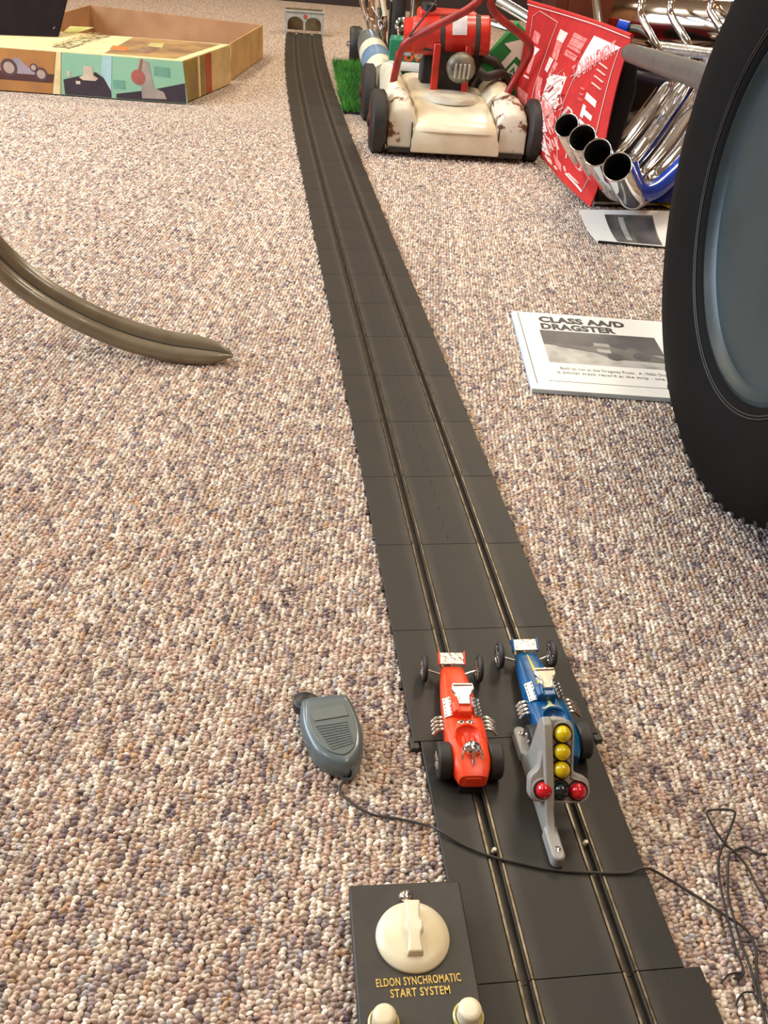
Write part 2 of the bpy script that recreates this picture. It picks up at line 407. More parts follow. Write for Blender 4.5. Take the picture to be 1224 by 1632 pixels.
# ---- finish gate at the far end
gate = T('finish_gate', 'small grey two-arched finish gate standing at the far end of the black track', 'toy gate', TEND, math.atan2(-TENDD.x, TENDD.y))
gw, gh = 0.19, 0.105
def arch_panel(y0, y1):
    mb = MB(); n = 10
    # outline pieces: build the face as a strip between the top edge and the arches
    xs = []; zs = []
    for c, r in ((-0.043, 0.038), (0.043, 0.038)):
        for k in range(n+1):
            a = PI - PI*k/n; xs.append(c+r*math.cos(a)); zs.append(0.048+0.030*math.sin(a))
    V = []; F = []
    for y in (y0, y1):
        for x, z in zip(xs, zs): V += [Vector((x, y, z)), Vector((x, y, gh))]
    k = 2*len(xs)
    for i in range(len(xs)-1):
        a = 2*i; F.append((a, a+2, a+3, a+1)); F.append((k+a+1, k+a+3, k+a+2, k+a)); F.append((a, k+a, k+a+2, a+2))
    F.append((1, 2*len(xs)-1, k+2*len(xs)-1, k+1))
    mb.add(V, F)
    for x0, x1 in ((-gw/2, -0.081), (0.081, gw/2)): mb.box(((x0+x1)/2, (y0+y1)/2, gh/2), (x1-x0, y1-y0, gh))
    mb.box((0, (y0+y1)/2, 0.024), (0.010, y1-y0, 0.05))
    return mb
M_gate = mat('gate_grey', rgb(176, 174, 162), 0.5, 0, rgb(158, 156, 148), 40)
M_olive = mat('olive_board', rgb(116, 100, 72), 0.7, 0, rgb(100, 86, 60), 30)
O('arch_panel', arch_panel(0.0, 0.006), M_gate, gate, world=False)
O('side_panel', MB().box((-gw/2+0.003, 0.045, gh/2), (0.006, 0.078, gh)), M_olive, gate, world=False)
O('side_panel', MB().box((gw/2-0.003, 0.045, gh/2), (0.006, 0.078, gh)), M_gate, gate, world=False)
O('back_panel', MB().box((0, 0.08, gh*0.5+0.006), (gw-0.014, 0.004, gh*0.9)), M_olive, gate, world=False)
O('top_rail', MB().box((0, -0.002, gh-0.004), (gw+0.004, 0.010, 0.008)), M_gate, gate, world=False, bevel=0.001)
O('emblem', MB().lathe([(0.009, 0), (0.009, 0.002)], 16, M=Matrix.Translation((0.004, -0.002, 0.080)) @ Matrix.Rotation(PI/2, 4, 'X')), mat('gate_red', rgb(196, 70, 50), 0.5), gate, world=False)

# ------------------------------------------------------------------ dragsters
def superell(hw, zb, zt, n=20, e=3.0, y=0.0):
    ring = []
    zc, hz = (zb+zt)/2, (zt-zb)/2
    for k in range(n):
        a = 2*PI*k/n; c, s = math.cos(a), math.sin(a)
        ring.append(Vector((hw*math.copysign(abs(c)**(2/e), c), y, zc+hz*math.copysign(abs(s)**(2/e), s))))
    return ring
mm = 0.001
def wheel_set(root, x, y, r, wdt, hubr, name, spokes=12):
    Mx = Matrix.Translation((x*mm, y*mm, r*mm)) @ Matrix.Rotation(PI/2, 4, 'Y')
    h = wdt/2
    prof = [(hubr-1, -h+.8), (hubr, -h), (r-1.4, -h), (r, -h+1.2), (r, h-1.2), (r-1.4, h), (hubr, h), (hubr-1, h-.8)]
    tw = O(name, MB().lathe([(a*mm, b*mm) for a, b in prof], 32, M=Mx), M_rubber, root, world=False)
    rim = MB().lathe([(hubr*mm, -h*mm), (hubr*mm, h*mm)], 28, M=Mx, cap=False)
    rim = MB()
    for s in (-1, 1):
        rim.lathe([((hubr+.2)*mm, s*(h+.15)*mm), ((hubr-1.4)*mm, s*(h+.35)*mm), ((hubr-2.0)*mm, s*(h-.7)*mm)], 28, M=Mx, cap=False)
        rim.lathe([(2.0*mm, s*(h-.8)*mm), (1.9*mm, s*(h+.7)*mm), (0.3*mm, s*(h+.9)*mm)], 12, M=Mx)
    rim.lathe([((hubr-1.6)*mm, -(h-1.0)*mm), ((hubr-1.6)*mm, (h-1.0)*mm)], 24, M=Mx)
    for s in (-1, 1):
        rim.lathe([((hubr-1.5)*mm, s*(h-.5)*mm), ((hubr-4.0)*mm, s*(h-1.3)*mm), (1.8*mm, s*(h-1.0)*mm)], 28, M=Mx, cap=False)
    O('rim', rim, M_plated, tw, world=False)
    if spokes:
        sp = MB()
        for k in range(spokes):
            a = 2*PI*k/spokes
            for s in (-1, 1):
                sp.tube([(1.5*mm*math.cos(a), 1.5*mm*math.sin(a), s*h*mm), ((hubr-1.2)*mm*math.cos(a+.2), (hubr-1.2)*mm*math.sin(a+.2), s*h*mm)], 0.33*mm, 5, M=Mx)
        O('spokes', sp, M_plated, tw, world=False)
    return tw
def dragster(root, body_mat, dark_mat, stripe=False):
    secs = [(58, 9, 6, 13), (54, 11.0, 5, 15.5), (40, 13, 4, 18), (20, 15, 4, 20.5), (2, 16.2, 4, 22), (-9, 16.8, 4, 23.0), (-16, 17.4, 4, 26),
            (-24, 18, 4.5, 27.5), (-45, 18, 5, 29), (-62, 17, 6, 30), (-72, 14.5, 8, 28), (-79, 11.5, 10, 24)]
    secs = [(a, b, c, d) for a, b, c, d in secs]
    rings = [superell(b*mm, c*mm, d*mm, 28, 3.6, a*mm) for a, b, c, d in reversed(secs)]
    bd = O('body', MB().loft(rings), body_mat, root, world=False, smooth=35)
    cut = O('cut', MB().sphere((0, -44*mm, 31*mm), 12*mm, 28, 16, sc=(0.95, 1.25, 0.75)), dark_mat, None)
    cut.matrix_world = Matrix()
    # cockpit opening cut into the body mesh
    tmp = O('tmp', None, None, None, mesh=bd.data)
    bm = tmp.modifiers.new('b', 'BOOLEAN'); bm.operation = 'DIFFERENCE'; bm.object = cut; bm.solver = 'EXACT'
    dg = bpy.context.evaluated_depsgraph_get(); dg.update()
    me = bpy.data.meshes.new_from_object(tmp.evaluated_get(dg)); me.name = 'body'
    bd.data = me
    bpy.data.objects.remove(tmp); bpy.data.objects.remove(cut)
    # seat inside, windscreen lip
    lip = catmull([(-11.5*mm, -42*mm, 27.5*mm), (-9.5*mm, -34*mm, 29.4*mm), (0, -29.5*mm, 30.2*mm), (9.5*mm, -34*mm, 29.4*mm), (11.5*mm, -42*mm, 27.5*mm)], 6)
    O('windscreen', MB().tube(lip, 1.3*mm, 8), body_mat, root, world=False)
    O('driver_knees', MB().sphere((-4*mm, -42*mm, 23*mm), 3.6*mm, 12, 8, sc=(.8, 1.8, 1)).sphere((4*mm, -42*mm, 23*mm), 3.6*mm, 12, 8, sc=(.8, 1.8, 1)), body_mat, root, world=False)
    # blower hump and hose
    O('blower', MB().box((0, -11*mm, 27*mm), (13*mm, 16*mm, 15*mm)).tube([(-6*mm, -18*mm, 30*mm), (-6.5*mm, -6*mm, 30*mm)], 5*mm, 16), body_mat, root, world=False, bevel=1.5*mm, seg=3)
    # injector scoop: flared chrome plate with raised rim
    pts = [(-5, -9), (-5.5, -2), (-10, 5), (-9.5, 10), (9.5, 10), (10, 5), (5.5, -2), (5, -9)]
    Ms = Matrix.Translation((0, -3*mm, 38*mm)) @ Matrix.Rotation(math.radians(16), 4, 'X') @ Matrix.Scale(0.98, 4)
    pts = [(a*mm, b*mm) for a, b in pts]
    sc = MB().prism(pts, -2.2*mm, 1.2*mm, M=Ms)
    sc.box((0, 9.6*mm, 1.5*mm), (18*mm, 2*mm, 2.2*mm), M=Ms); sc.tube([(-8.6*mm, 5*mm, 1.5*mm), (-4.4*mm, -2*mm, 1.5*mm), (-4*mm, -8*mm, 1.5*mm)], 0.9*mm, 8, M=Ms)
    sc.tube([(8.6*mm, 5*mm, 1.5*mm), (4.4*mm, -2*mm, 1.5*mm), (4*mm, -8*mm, 1.5*mm)], 0.9*mm, 8, M=Ms)
    sc.box((0, 0, -4.5*mm), (8*mm, 11*mm, 6*mm), M=Ms)
    O('injector_scoop', sc, M_plated, root, world=False, bevel=0.5*mm)
    # valve covers and headers
    for s in (-1, 1):
        Mv = Matrix.Translation((s*12.2*mm, -6*mm, 24.2*mm)) @ Matrix.Rotation(s*math.radians(24), 4, 'Y')
        vc = MB().box((0, 0, 0), (8*mm, 22*mm, 5*mm), M=Mv)
        for k in range(5):
            for xx in (-2.4, 2.4): vc.sphere((xx*mm, (-8.5+4.2*k)*mm, 2.6*mm), 1.1*mm, 8, 6, M=Mv)
        O('valve_cover', vc, M_chrome_r, root, world=False, bevel=0.7*mm)
        for k in range(4):
            y = (-14-4.5*k)
            P = catmull([(s*14, y, 18), (s*19, y+1.0, 20.5), (s*24, y+.3, 20), (s*28, y-2.6, 17.5)], 6)
            O('header_pipe', MB().tube([q*mm for q in P], [1.5*mm]*len(P), 10), M_plated, root, world=False)
    # axles and wheels
    O('front_axle', MB().tube([(-27*mm, 55*mm, 12.5*mm), (-8*mm, 49*mm, 10*mm), (8*mm, 49*mm, 10*mm), (27*mm, 55*mm, 12.5*mm)], 1.0*mm, 8), M_plated, root, world=False)
    O('rear_axle', MB().tube([(-22*mm, -56*mm, 15.5*mm), (22*mm, -56*mm, 15.5*mm)], 1.6*mm, 8), M_plated, root, world=False)
    for s in (-1, 1):
        wheel_set(root, s*26, 55, 13, 4.2, 10.2, 'front_wheel')
        wheel_set(root, s*21.6, -56, 15.5, 11, 9.0, 'rear_wheel', 8)
    # nose wing
    Mw = Matrix.Translation((0, 62*mm, 19*mm)) @ Matrix.Rotation(math.radians(32), 4, 'X')
    O('nose_wing', MB().box((0, 0, 0), (23*mm, 11*mm, 1.6*mm), M=Mw).box((0, -5*mm, 1*mm), (23*mm, 1.2*mm, 1.8*mm), M=Mw).box((0, 0, -4*mm), (4*mm, 6*mm, 8*mm), M=Mw), mat('wing_foil', (0.72, 0.66, 0.52, 1), 0.3, 1.0, (0.55, 0.48, 0.36, 1), 400, bump=.3, bscale=300), root, world=False, bevel=0.3*mm)
    for s in (-1, 1):
        O('wing_end_plate', MB().box((s*12*mm, 0, -1*mm), (1.2*mm, 13*mm, 8*mm), M=Mw), body_mat, root, world=False, bevel=0.3*mm)
    # gauges
    for s in (() if stripe else (-1, 1)):
        q = Matrix.Translation((s*3.6*mm, -25.5*mm, 28.0*mm))
        ga = O('gauge', MB().lathe([(3.1*mm, -2*mm), (3.1*mm, .6*mm), (2.4*mm, .9*mm), (2.1*mm, .3*mm)], 16, M=q), M_plated, root, world=False)
        O('gauge_face', MB().lathe([(1.3*mm, 0), (1.3*mm, .5*mm)], 12, M=q @ Matrix.Translation((0, .5*mm, 0))), M_black, ga, world=False)
    # chrome roll bar hoop with crest running back to the tail
    dome = MB().sphere((0, -58*mm, 31.5*mm), 7.4*mm, 20, 12, sc=(1.1, .8, 1.15))
    O('driver_helmet', dome, M_chrome, root, world=False)
    for s in (-1, 1):
        O('roll_bar', MB().tube(catmull([(s*1.5*mm, -59*mm, 37.5*mm), (s*6.5*mm, -62*mm, 35*mm), (s*8.5*mm, -66*mm, 29*mm)], 6), 1.0*mm, 8), M_plated, root, world=False)
    O('crest', MB().tube(catmull([(0, -57*mm, 38*mm), (0, -62*mm, 38*mm), (0, -67*mm, 34*mm), (0, -73*mm, 29.0*mm)], 6), [1.6*mm]*12+[1.3*mm]*6+[0.6*mm], 8), M_chrome, root, world=False)
    O('tail_panel', MB().prism([(-8*mm, -5*mm), (8*mm, -5*mm), (6.5*mm, 4.5*mm), (-6.5*mm, 4.5*mm)], 0, .8*mm, M=Matrix.Translation((0, -79*mm, 17*mm)) @ Matrix.Rotation(PI/2, 4, 'X')), body_mat, root, world=False, bevel=.3*mm)
    O('chassis', MB().box((0, -40*mm, 3.4*mm), (20*mm, 76*mm, 4*mm)).box((0, 44*mm, 3*mm), (4*mm, 14*mm, 7*mm)), M_black, root, world=False)
    if stripe:
        st = MB()
        def zt(y):
            ys = [a for a, *_ in secs]; return float(np.interp(y, ys[::-1], [d for *_, d in secs][::-1]))
        n = 10
        V = []; F = []
        for k in range(n+1):
            y = 56-48*k/n; hw = 0.4+1.5*k/n
            V += [Vector((-hw*mm, y*mm, (zt(y)+.12)*mm)), Vector((hw*mm, y*mm, (zt(y)+.12)*mm))]
        F = [(2*i, 2*i+1, 2*i+3, 2*i+2) for i in range(n)]
        st.add(V, F)
        O('nose_stripe', st, M_yellow, root, world=False)
        fl2 = MB(); V = []; 
        for y, hw in ((-19, 1.6), (-22.5, 1.5), (-25, 3.0), (-27.5, 6), (-28.8, 10)):
            z = (zt(y)+.35-(0 if hw < 7 else 0.1))*mm
            V += [Vector((-hw*mm, y*mm, z)), Vector((hw*mm, y*mm, z))]
        fl2.add(V, [(2*i, 2*i+1, 2*i+3, 2*i+2) for i in range(4)])
        O('cowl_flash', fl2, mat('pale_yellow', rgb(226, 222, 150), 0.4), root, world=False)
carR = T('toy_dragster', 'red-orange toy dragster with chrome engine on the left lane of the track', 'toy car',
         (0, 0, 0), YAW-0.055, 'toy dragsters on the start line')
def lane_x(y, s):  # centre of a lane at world y
    c = back + DN*((y-back.y)/DN.y); return c + NX*s*0.0378
c = lane_x(0.566, -1); CY = YAW-0.055; c = c+DN*0.067-Vector((-math.sin(CY), math.cos(CY), 0))*0.055; carR.rotation_euler = (0, 0, CY); carR.location = (c.x, c.y, ZT); dragster(carR, M_carred, M_carred)
carB = T('toy_dragster', 'blue toy dragster with yellow nose stripe, on the right lane behind the light tree', 'toy car', (0, 0, 0), YAW, 'toy dragsters on the start line')
c = lane_x(0.593, 1); carB.location = (c.x, c.y, ZT); dragster(carB, M_carblue, M_carblue, True)

# ------------------------------------------------------------------ christmas tree start light
tb = G(849, 1268, ZT)
TX, TY = 0.1455, 0.496
tree = T('starting_light_tree', 'grey plastic starting light stand with yellow, red and dark balls between the two lanes', 'toy light', (TX, TY, ZT), YAW)
fin = [(-66, 0), (-66, 8), (-50, 10), (-38, 14), (-30, 22), (-24, 34), (10, 76), (17, 78), (22, 70), (25, 45), (27, 26), (32, 15), (42, 10), (66, 8), (66, 0)]
Mf = Matrix(((0, 0, 1, 0), (1, 0, 0, 0), (0, 1, 0, 0), (0, 0, 0, 1)))
O('stand_fin', MB().prism([(a*mm, b*mm) for a, b in fin], -3.5*mm, 3.5*mm, M=Mf), M_grayp, tree, world=False, bevel=1.2*mm, seg=3)
for y0, y1 in ((-67, -34), (34, 67)):
    foot = MB(); n = 16; poly = []
    for k in range(n//2+1):
        a = PI*k/(n//2); poly.append((5.2*math.cos(a), y1-5.2+5.2*math.sin(a)))
    for k in range(n//2+1):
        a = PI+PI*k/(n//2); poly.append((5.2*math.cos(a), y0+5.2+5.2*math.sin(a)))
    f_ = O('foot', MB().prism([(a*mm, b*mm) for a, b in poly], 0, 12*mm), M_grayp, tree, world=False, bevel=1.6*mm, seg=3)
    yy = (y0+9) if y0 < 0 else (y1-9)
    O('screw', MB().lathe([(2.4*mm, 11*mm), (2.4*mm, 12.5*mm), (1.4*mm, 12.9*mm), (.5*mm, 12.2*mm)], 16, M=Matrix.Translation((0, yy*mm, 0))), M_plated, f_, world=False)
# lamp head: leans back 38 degrees
LEAN = math.radians(38)
Mh = Matrix.Translation((0.0098, -0.019, 0.032)) @ Matrix.Rotation(-YAW*0.6, 4, 'Z') @ Matrix.Rotation(PI/2-LEAN, 4, 'X')
def rounded(pts, r=4, n=5):
    out = []; N_ = len(pts)
    for i in range(N_):
        a, b, c = Vector(pts[i-1]), Vector(pts[i]), Vector(pts[(i+1) % N_])
        u = (a-b); v = (c-b); t = min(r, u.length*.45, v.length*.45); p0 = b+u.normalized()*t; p1 = b+v.normalized()*t
        for k in range(n+1):
            s = k/n; out.append(((p0*(1-s)**2+b*2*s*(1-s)+p1*s*s)*mm).to_tuple())
    return out
outl = rounded([(-25, -10), (23.5, -10), (23.5, 10), (9.8, 13), (9.8, 55), (-10.5, 57), (-14, 40), (-18, 16), (-25, 10)], 9, 8)
hd = O('lamp_head', MB().prism(outl, -12*mm, 0, M=Mh), M_grayp, tree, world=False, bevel=1.5*mm, seg=3)
balls = [(0, 16.5, M_ballY, 'yellow_ball'), (0, 30.3, M_ballY, 'yellow_ball'), (0, 44.5, M_ballY, 'yellow_ball'),
         (-13.6, 0, M_ballR, 'red_ball'), (0, 0.3, M_ballK, 'dark_ball'), (13.6, 0, M_ballR, 'red_ball')]
# raised bezel walls around the column and the row
wall = MB()
def wallpath(pts, closed=True):
    n = len(pts); inner = []; 
    for i in range(n):
        wall.tube([(pts[i][0]*mm, pts[i][1]*mm, .8*mm), (pts[(i+1) % n][0]*mm, pts[(i+1) % n][1]*mm, .8*mm)], 1.0*mm, 8, M=Mh)
def arc(cx, cy, r, a0, a1, n=10): return [(cx+r*math.cos(math.radians(a0+(a1-a0)*k/n)), cy+r*math.sin(math.radians(a0+(a1-a0)*k/n))) for k in range(n+1)]
path = arc(0, 45, 8.6, 0, 180, 12)+[(-8.6, 10)]+arc(-14, 0, 8.6, 90, 270, 12)+arc(14, 0, 8.6, -90, 90, 12)+[(8.6, 10)]
wallpath(path)
O('bezel', wall, M_grayp, hd, world=False)
for x, z, ma, nm in balls:
    bl = O(nm, MB().sphere((x*mm, z*mm, 2.2*mm), 6.6*mm, 28, 18, M=Mh), ma, tree, world=False)
    O('recess_shade_ring', MB().lathe([(8.1*mm, .1*mm), (7.9*mm, .5*mm), (6.9*mm, .5*mm), (6.6*mm, -.2*mm)], 28, M=Mh @ Matrix.Translation((x*mm, z*mm, 0)), cap=False), M_slot, bl, world=False)  # dark ring painted in as the shade of the recess round the ball

# ------------------------------------------------------------------ hand controller
cc = G(528, 1172, 0.0)
ctl = T('hand_controller', 'slate grey hand controller with a ribbed face lying on the carpet left of the track', 'controller', cc, 0)
opx = [(478, 1128), (486, 1117), (540, 1110), (556, 1115), (571, 1145), (579, 1176), (577, 1206), (562, 1224), (545, 1228), (515, 1217), (495, 1195), (480, 1160)]
pl = [G(x, y, 0.016) for x, y in opx]; pl = catmull(pl+[pl[0]], 4)[:-1]
cen = sum(pl, Vector())/len(pl)
def ringat(sc, z): return [Vector((cen.x+(p.x-cen.x)*sc, cen.y+(p.y-cen.y)*sc, z)) for p in pl][::-1]
O('casing', MB().loft([ringat(.90, 0.002), ringat(.97, 0.005), ringat(1.0, 0.010), ringat(1.0, 0.015), ringat(.97, 0.0195), ringat(.90, 0.0225), ringat(.80, 0.0235)]), M_mic, ctl, smooth=60)
O('face_plate', MB().loft([ringat(.76, 0.0225), ringat(.76, 0.0245)]), mat('slate_face', rgb(98, 106, 102), 0.45), ctl, smooth=30, bevel=0.0006)
for k in range(10):
    t = k/9; a = G(503+26*t, 1158+36*t, 0.0246); b = G(553+10*t-6*t*t*0, 1150+36*t*0.92, 0.0246)
    O('grille_rib', MB().tube([a, b], 0.0009, 8, flat=0.8), M_mic, ctl)
O('label_plate', MB().loft([[G(x, y, z) for x, y in ((494, 1133), (549, 1123), (556, 1140), (501, 1149))] for z in (0.0238, 0.0252)]), mat('slate_label', rgb(112, 118, 112), 0.35), ctl, bevel=0.0004)
tbn = MB(); q = G(487, 1122, 0.012)
tbn.lathe([(0.0085, -0.006), (0.0115, -0.004), (0.0115, 0.004), (0.0085, 0.006)], 24, M=Matrix.Translation(q) @ Matrix.Rotation(0.2, 4, 'Z'))
O('thumb_button', tbn, M_black, ctl, bevel=0.0008)
q = G(555, 1228, 0.010)
O('cable_collar', MB().lathe([(0.0078, -0.007), (0.0078, 0.004), (0.0055, 0.005), (0.0048, 0.0)], 20, M=Matrix.Translation(q) @ Matrix.Rotation(math.radians(60), 4, 'X') @ Matrix.Rotation(math.radians(-20), 4, 'Y')), M_mic, ctl)
# the controller's thin cord
def wire(name, label, pts, r, ma=None, smoothn=8):
    P = catmull([G(x, y, z) for x, y, z in pts], smoothn)
    return O(name, MB().tube(P, r, 8), ma or M_wire, None, label=label, cat='wire')
wire('controller_cord', 'thin black cord from the grey controller, crossing the black track to the right',
     [(553, 1234, .008), (549, 1243, .006), (541, 1258, .0045), (551, 1272, .0045), (590, 1297, .0045), (640, 1306, .0045), (685, 1317, .006), (702, 1324, .0105), (730, 1342, .0098), (780, 1364, .0098), (830, 1376, .0098), (880, 1386, .0098),
      (950, 1391, .0098), (1000, 1391, .0098), (1018, 1385, .011), (1032, 1384, .012), (1045, 1389, .0105), (1080, 1410, .006), (1120, 1435, .005), (1160, 1462, .005), (1185, 1478, .0065), (1198, 1495, .005), (1205, 1515, .005), (1206, 1550, .005), (1212, 1590, .005), (1222, 1640, .005)], 0.0011)
wire('looped_wire', 'stiff dark wire bent into a triangular loop on the carpet right of the track',
     [(1170, 1560, .004), (1185, 1550, .004), (1172, 1510, .005), (1158, 1455, .008), (1148, 1410, .007), (1145, 1380, .006), (1148, 1358, .007), (1160, 1330, .009), (1171, 1300, .010), (1168, 1292, .010), (1150, 1290, .010), (1130, 1292, .010), (1127, 1298, .010), (1138, 1320, .009), (1153, 1342, .005),
      (1170, 1358, .004), (1190, 1380, .004), (1206, 1412, .004), (1228, 1445, .004), (1260, 1480, .004)], 0.0010, smoothn=6)
wire('trailing_wire', 'dark wire running from the wire loop down along the right edge of the picture',
     [(1222, 1362, .004), (1206, 1360, .005), (1190, 1350, .006), (1180, 1352, .005), (1168, 1358, .009), (1162, 1362, .008), (1160, 1390, .006), (1161, 1430, .006), (1170, 1465, .009), (1180, 1500, .005), (1195, 1540, .005), (1206, 1580, .005), (1215, 1600, .005), (1232, 1625, .005)], 0.0010)
wire('wire_end', 'thin frayed dark wire ends lying on the carpet at the bottom right',
     [(1150, 1566, .004), (1162, 1553, .004), (1180, 1550, .004), (1188, 1551, .005)], 0.0007)
wire('curled_wire', 'small curled dark wire on the carpet near the bottom right corner',
     [(1173, 1602, .004), (1178, 1590, .004), (1186, 1582, .005), (1200, 1582, .005), (1205, 1592, .004)], 0.0007)
wire('curled_wire', 'short drooping dark wire just below the frayed ends, bottom right',
     [(1186, 1610, .004), (1187, 1596, .004), (1183, 1584, .005)], 0.0006)

# ------------------------------------------------------------------ start panel (black box with dial)
PZ = 0.030
a0, a1 = G(556, 1411, PZ), G(732, 1403, PZ)
exx = (a1-a0).normalized(); eyy = Vector((-exx.y, exx.x, 0)); pw = (a1-a0).length
pan = T('start_control_panel', 'black start control box with cream dial and gold lettering at the bottom of the picture', 'control box', (a0.x, a0.y, 0), math.atan2(exx.y, exx.x))
M_panel = mat('panel_black', rgb(46, 43, 38), 0.5, 0, rgb(54, 49, 41), 60, bump=0.15, bscale=900)
def pl_(px, py, z=PZ):
    d = G(px, py, z)-Vector((a0.x, a0.y, 0)); return Vector((d.dot(exx), d.dot(eyy), z))
PD = 0.150
O('casing', MB().loft([[Vector((x0_, y0_, z0_)) for x0_, y0_ in ((e_, -PD+e_), (pw-e_*1.6, -PD+e_), (pw-e_*1.6, -e_), (e_, -e_))] for z0_, e_ in ((.002, .005), (PZ-.010, .0045), (PZ-.0095, 0), (PZ, 0))]), M_panel, pan, world=False, bevel=0.0012)
dc = pl_(658, 1491, PZ+.003); r = 0.0255
O('dial', MB().lathe([(r*.97, -.0042), (r, -.002), (r*.98, .0), (r*.75, .0022), (r*.45, .0042), (r*.2, .0052)], 56, M=Matrix.Translation(dc)), M_cream, pan, world=False, smooth=60)
kn = []
for t, hw, zz in ((-1, 5.2, 9.5), (-.6, 4.0, 11), (-.28, 4.2, 12), (-.12, 6.0, 12.5), (.12, 6.0, 12.5), (.28, 4.2, 12.5), (.6, 4.6, 13), (1, 5.4, 13.5)):
    y = t*17.5
    kn.append([Vector((sx*hw*mm*(1 if zc else 1.15), y*mm, (zz if zc else 2.0)*mm)) for sx, zc in ((-1, 0), (1, 0), (1, 1), (-1, 1))][::-1])
kd = O('knob', MB().loft(kn, M=Matrix.Translation(dc+Vector((0.0, .001, 0.0)))@Matrix.Rotation(math.radians(-2), 4, 'Z')), M_cream, pan, world=False, bevel=0.0012, seg=3)
O('dial_mark', MB().box((dc+Vector((.0115, -.0095, .0022))).to_tuple(), (.0022, .0008, .0006), rot=Matrix.Rotation(.5, 3, 'Z')), M_ink, kd, world=False)
sc_ = pl_(646, 1429)
O('screw', MB().lathe([(.0036, 0), (.0036, .0012), (.0024, .0024), (.0006, .0028)], 20, M=Matrix.Translation(sc_) @ Matrix.Scale(1.35, 4)), M_plated, pan, world=False, smooth=60)
def pan_text(s, p0, p1, name):
    mb = text_mb(s, 1.0, 1.12, 0.012, 0.0); xs = [v.x for v in mb.v]; w_ = max(xs)-min(xs); ys = [v.y for v in mb.v]; h_ = max(ys)
    A, B = pl_(*p0), pl_(*p1); L_ = (B-A).length; dx = (B-A).normalized(); dy = Vector((-dx.y, dx.x, 0)); k = L_/w_; x_ = min(xs)
    H_ = 0.0054
    xf(mb, lambda v: A+dx*(v.x-x_)*k+dy*(v.y/h_*H_)+Vector((0, 0, 0.0006)))
    O(name, mb, M_gold, pan, world=False, smooth=0)
pan_text('ELDON SYNCHROMATIC', (600, 1574), (735, 1564), 'lettering')
pan_text('START SYSTEM', (623, 1591), (718, 1584), 'lettering')
for px, py in ((611, 1632), (746, 1622)):
    q = pl_(px, py)
    cr = O('button_collar', MB().lathe([(.0100, -.001), (.0100, .0022), (.0088, .0030), (.0080, .001)], 32, M=Matrix.Translation(q)), mat('clear_amber', rgb(206, 192, 120), 0.25), pan, world=False)
    O('button', MB().lathe([(.0076, 0), (.0076, .0105), (.0068, .0122), (.004, .0130)], 32, M=Matrix.Translation(q)), M_cream, cr, world=False, smooth=60)

# ------------------------------------------------------------------ curved grey leg
lg = T('curved_display_leg', 'curved grooved grey-brown plastic leg tapering to a tip on the carpet at left', 'stand leg', (-0.26, 1.27, 0))
LY = 1.27
Pc = [PY(-70, 300, LY-.02), PY(-35, 368, LY-.01), PY(0, 412, LY), PY(60, 462, LY), PY(130, 502, LY), PY(200, 532, LY), PY(265, 550, LY), PY(320, 558, LY), PY(352, 562, LY), PY(372, 567, LY)]
Pc = catmull(Pc, 6); nP = len(Pc)
M_leg = mat('grey_vinyl', rgb(122, 110, 88), 0.3, 0, rgb(110, 98, 78), 30, coat=0.3)
def leg_ring(i):
    t = i/(nP-1); a, b = Pc[max(i-1, 0)], Pc[min(i+1, nP-1)]; d = (b-a).normalized()
    side = Vector((0, 1, 0)); n_ = side.cross(d).normalized()
    if n_.z < 0: n_ = -n_
    k = 1.0 if t < .72 else max(.12, 1-((t-.72)/.28)**1.5*.92)
    hw, hh = .0245*k, .010*k
    # section with two shallow ridges and a central groove, facing up toward the viewer
    prof = [(-1, -.6), (-1.05, 0), (-.85, .8), (-.5, 1.05), (-.2, .8), (-.08, .45), (.08, .45), (.2, .8), (.5, 1.05), (.85, .8), (1.05, 0), (1, -.6)]
    rt = math.radians(35)
    s2 = side*math.cos(rt)+n_*math.sin(rt); n2 = n_*math.cos(rt)-side*math.sin(rt)
    return [Pc[i]+s2*(x*hw)+n2*(z*hh) for x, z in prof]
O('leg_strip', MB().loft([leg_ring(i) for i in range(nP)]), M_leg, lg, smooth=50)
gp = []
for i in range(nP-3):
    r_ = leg_ring(i); gp.append((r_[5]+r_[6])/2)
O('groove_line', MB().tube(gp, .0014, 6), mat('groove_dark', rgb(70, 62, 50), 0.5), lg)  # darker strip along the bottom of the groove

# ------------------------------------------------------------------ placard lying by the wheel
pz = 0.0105
pa, pb, pcx = G(823, 496, pz), G(848, 619, pz), G(1063, 634, pz)
pex = (pcx-pb).normalized(); pey = Vector((-pex.y, pex.x, 0)); ph = (pa-pb).dot(pey); PWD = 0.30
Mp = Matrix((pex, pey, Vector((0, 0, 1)))).transposed().to_4x4(); Mp.translation = Vector((pb.x, pb.y, 0))
plc = T('class_placard', 'white placard with black dragster lettering and photo lying beside the big tyre', 'placard', (pb.x, pb.y, 0), math.atan2(pex.y, pex.x))
O('board', MB().box((PWD/2, ph/2, .0063), (PWD, ph, .0066)), mat('foam_board_edge', rgb(196, 212, 222), .5), plc, world=False, bevel=.0006)
O('card', MB().box((PWD/2, ph/2, .0101), (PWD, ph, .0008)), M_white, plc, world=False)
def pp(px, py): q = G(px, py, pz)-Vector((pb.x, pb.y, pz)); return Vector((q.dot(pex), q.dot(pey), .0109))
def flatpoly(pts, z0, z1): return MB().loft([[Vector((p.x, p.y, z0)) for p in pts], [Vector((p.x, p.y, z1)) for p in pts]])
A, B, C, D = pp(863, 531), pp(876, 583), pp(1070, 600), pp(1042, 548)
B.x = A.x = (A.x+B.x)/2; D.x = A.x+.20; C.x = D.x; A.y = D.y = ph*.745; B.y = C.y = ph*.325
ph_o = O('photo_print', flatpoly([B, C, D, A], .0103, .0106), M_photol, plc, world=False)
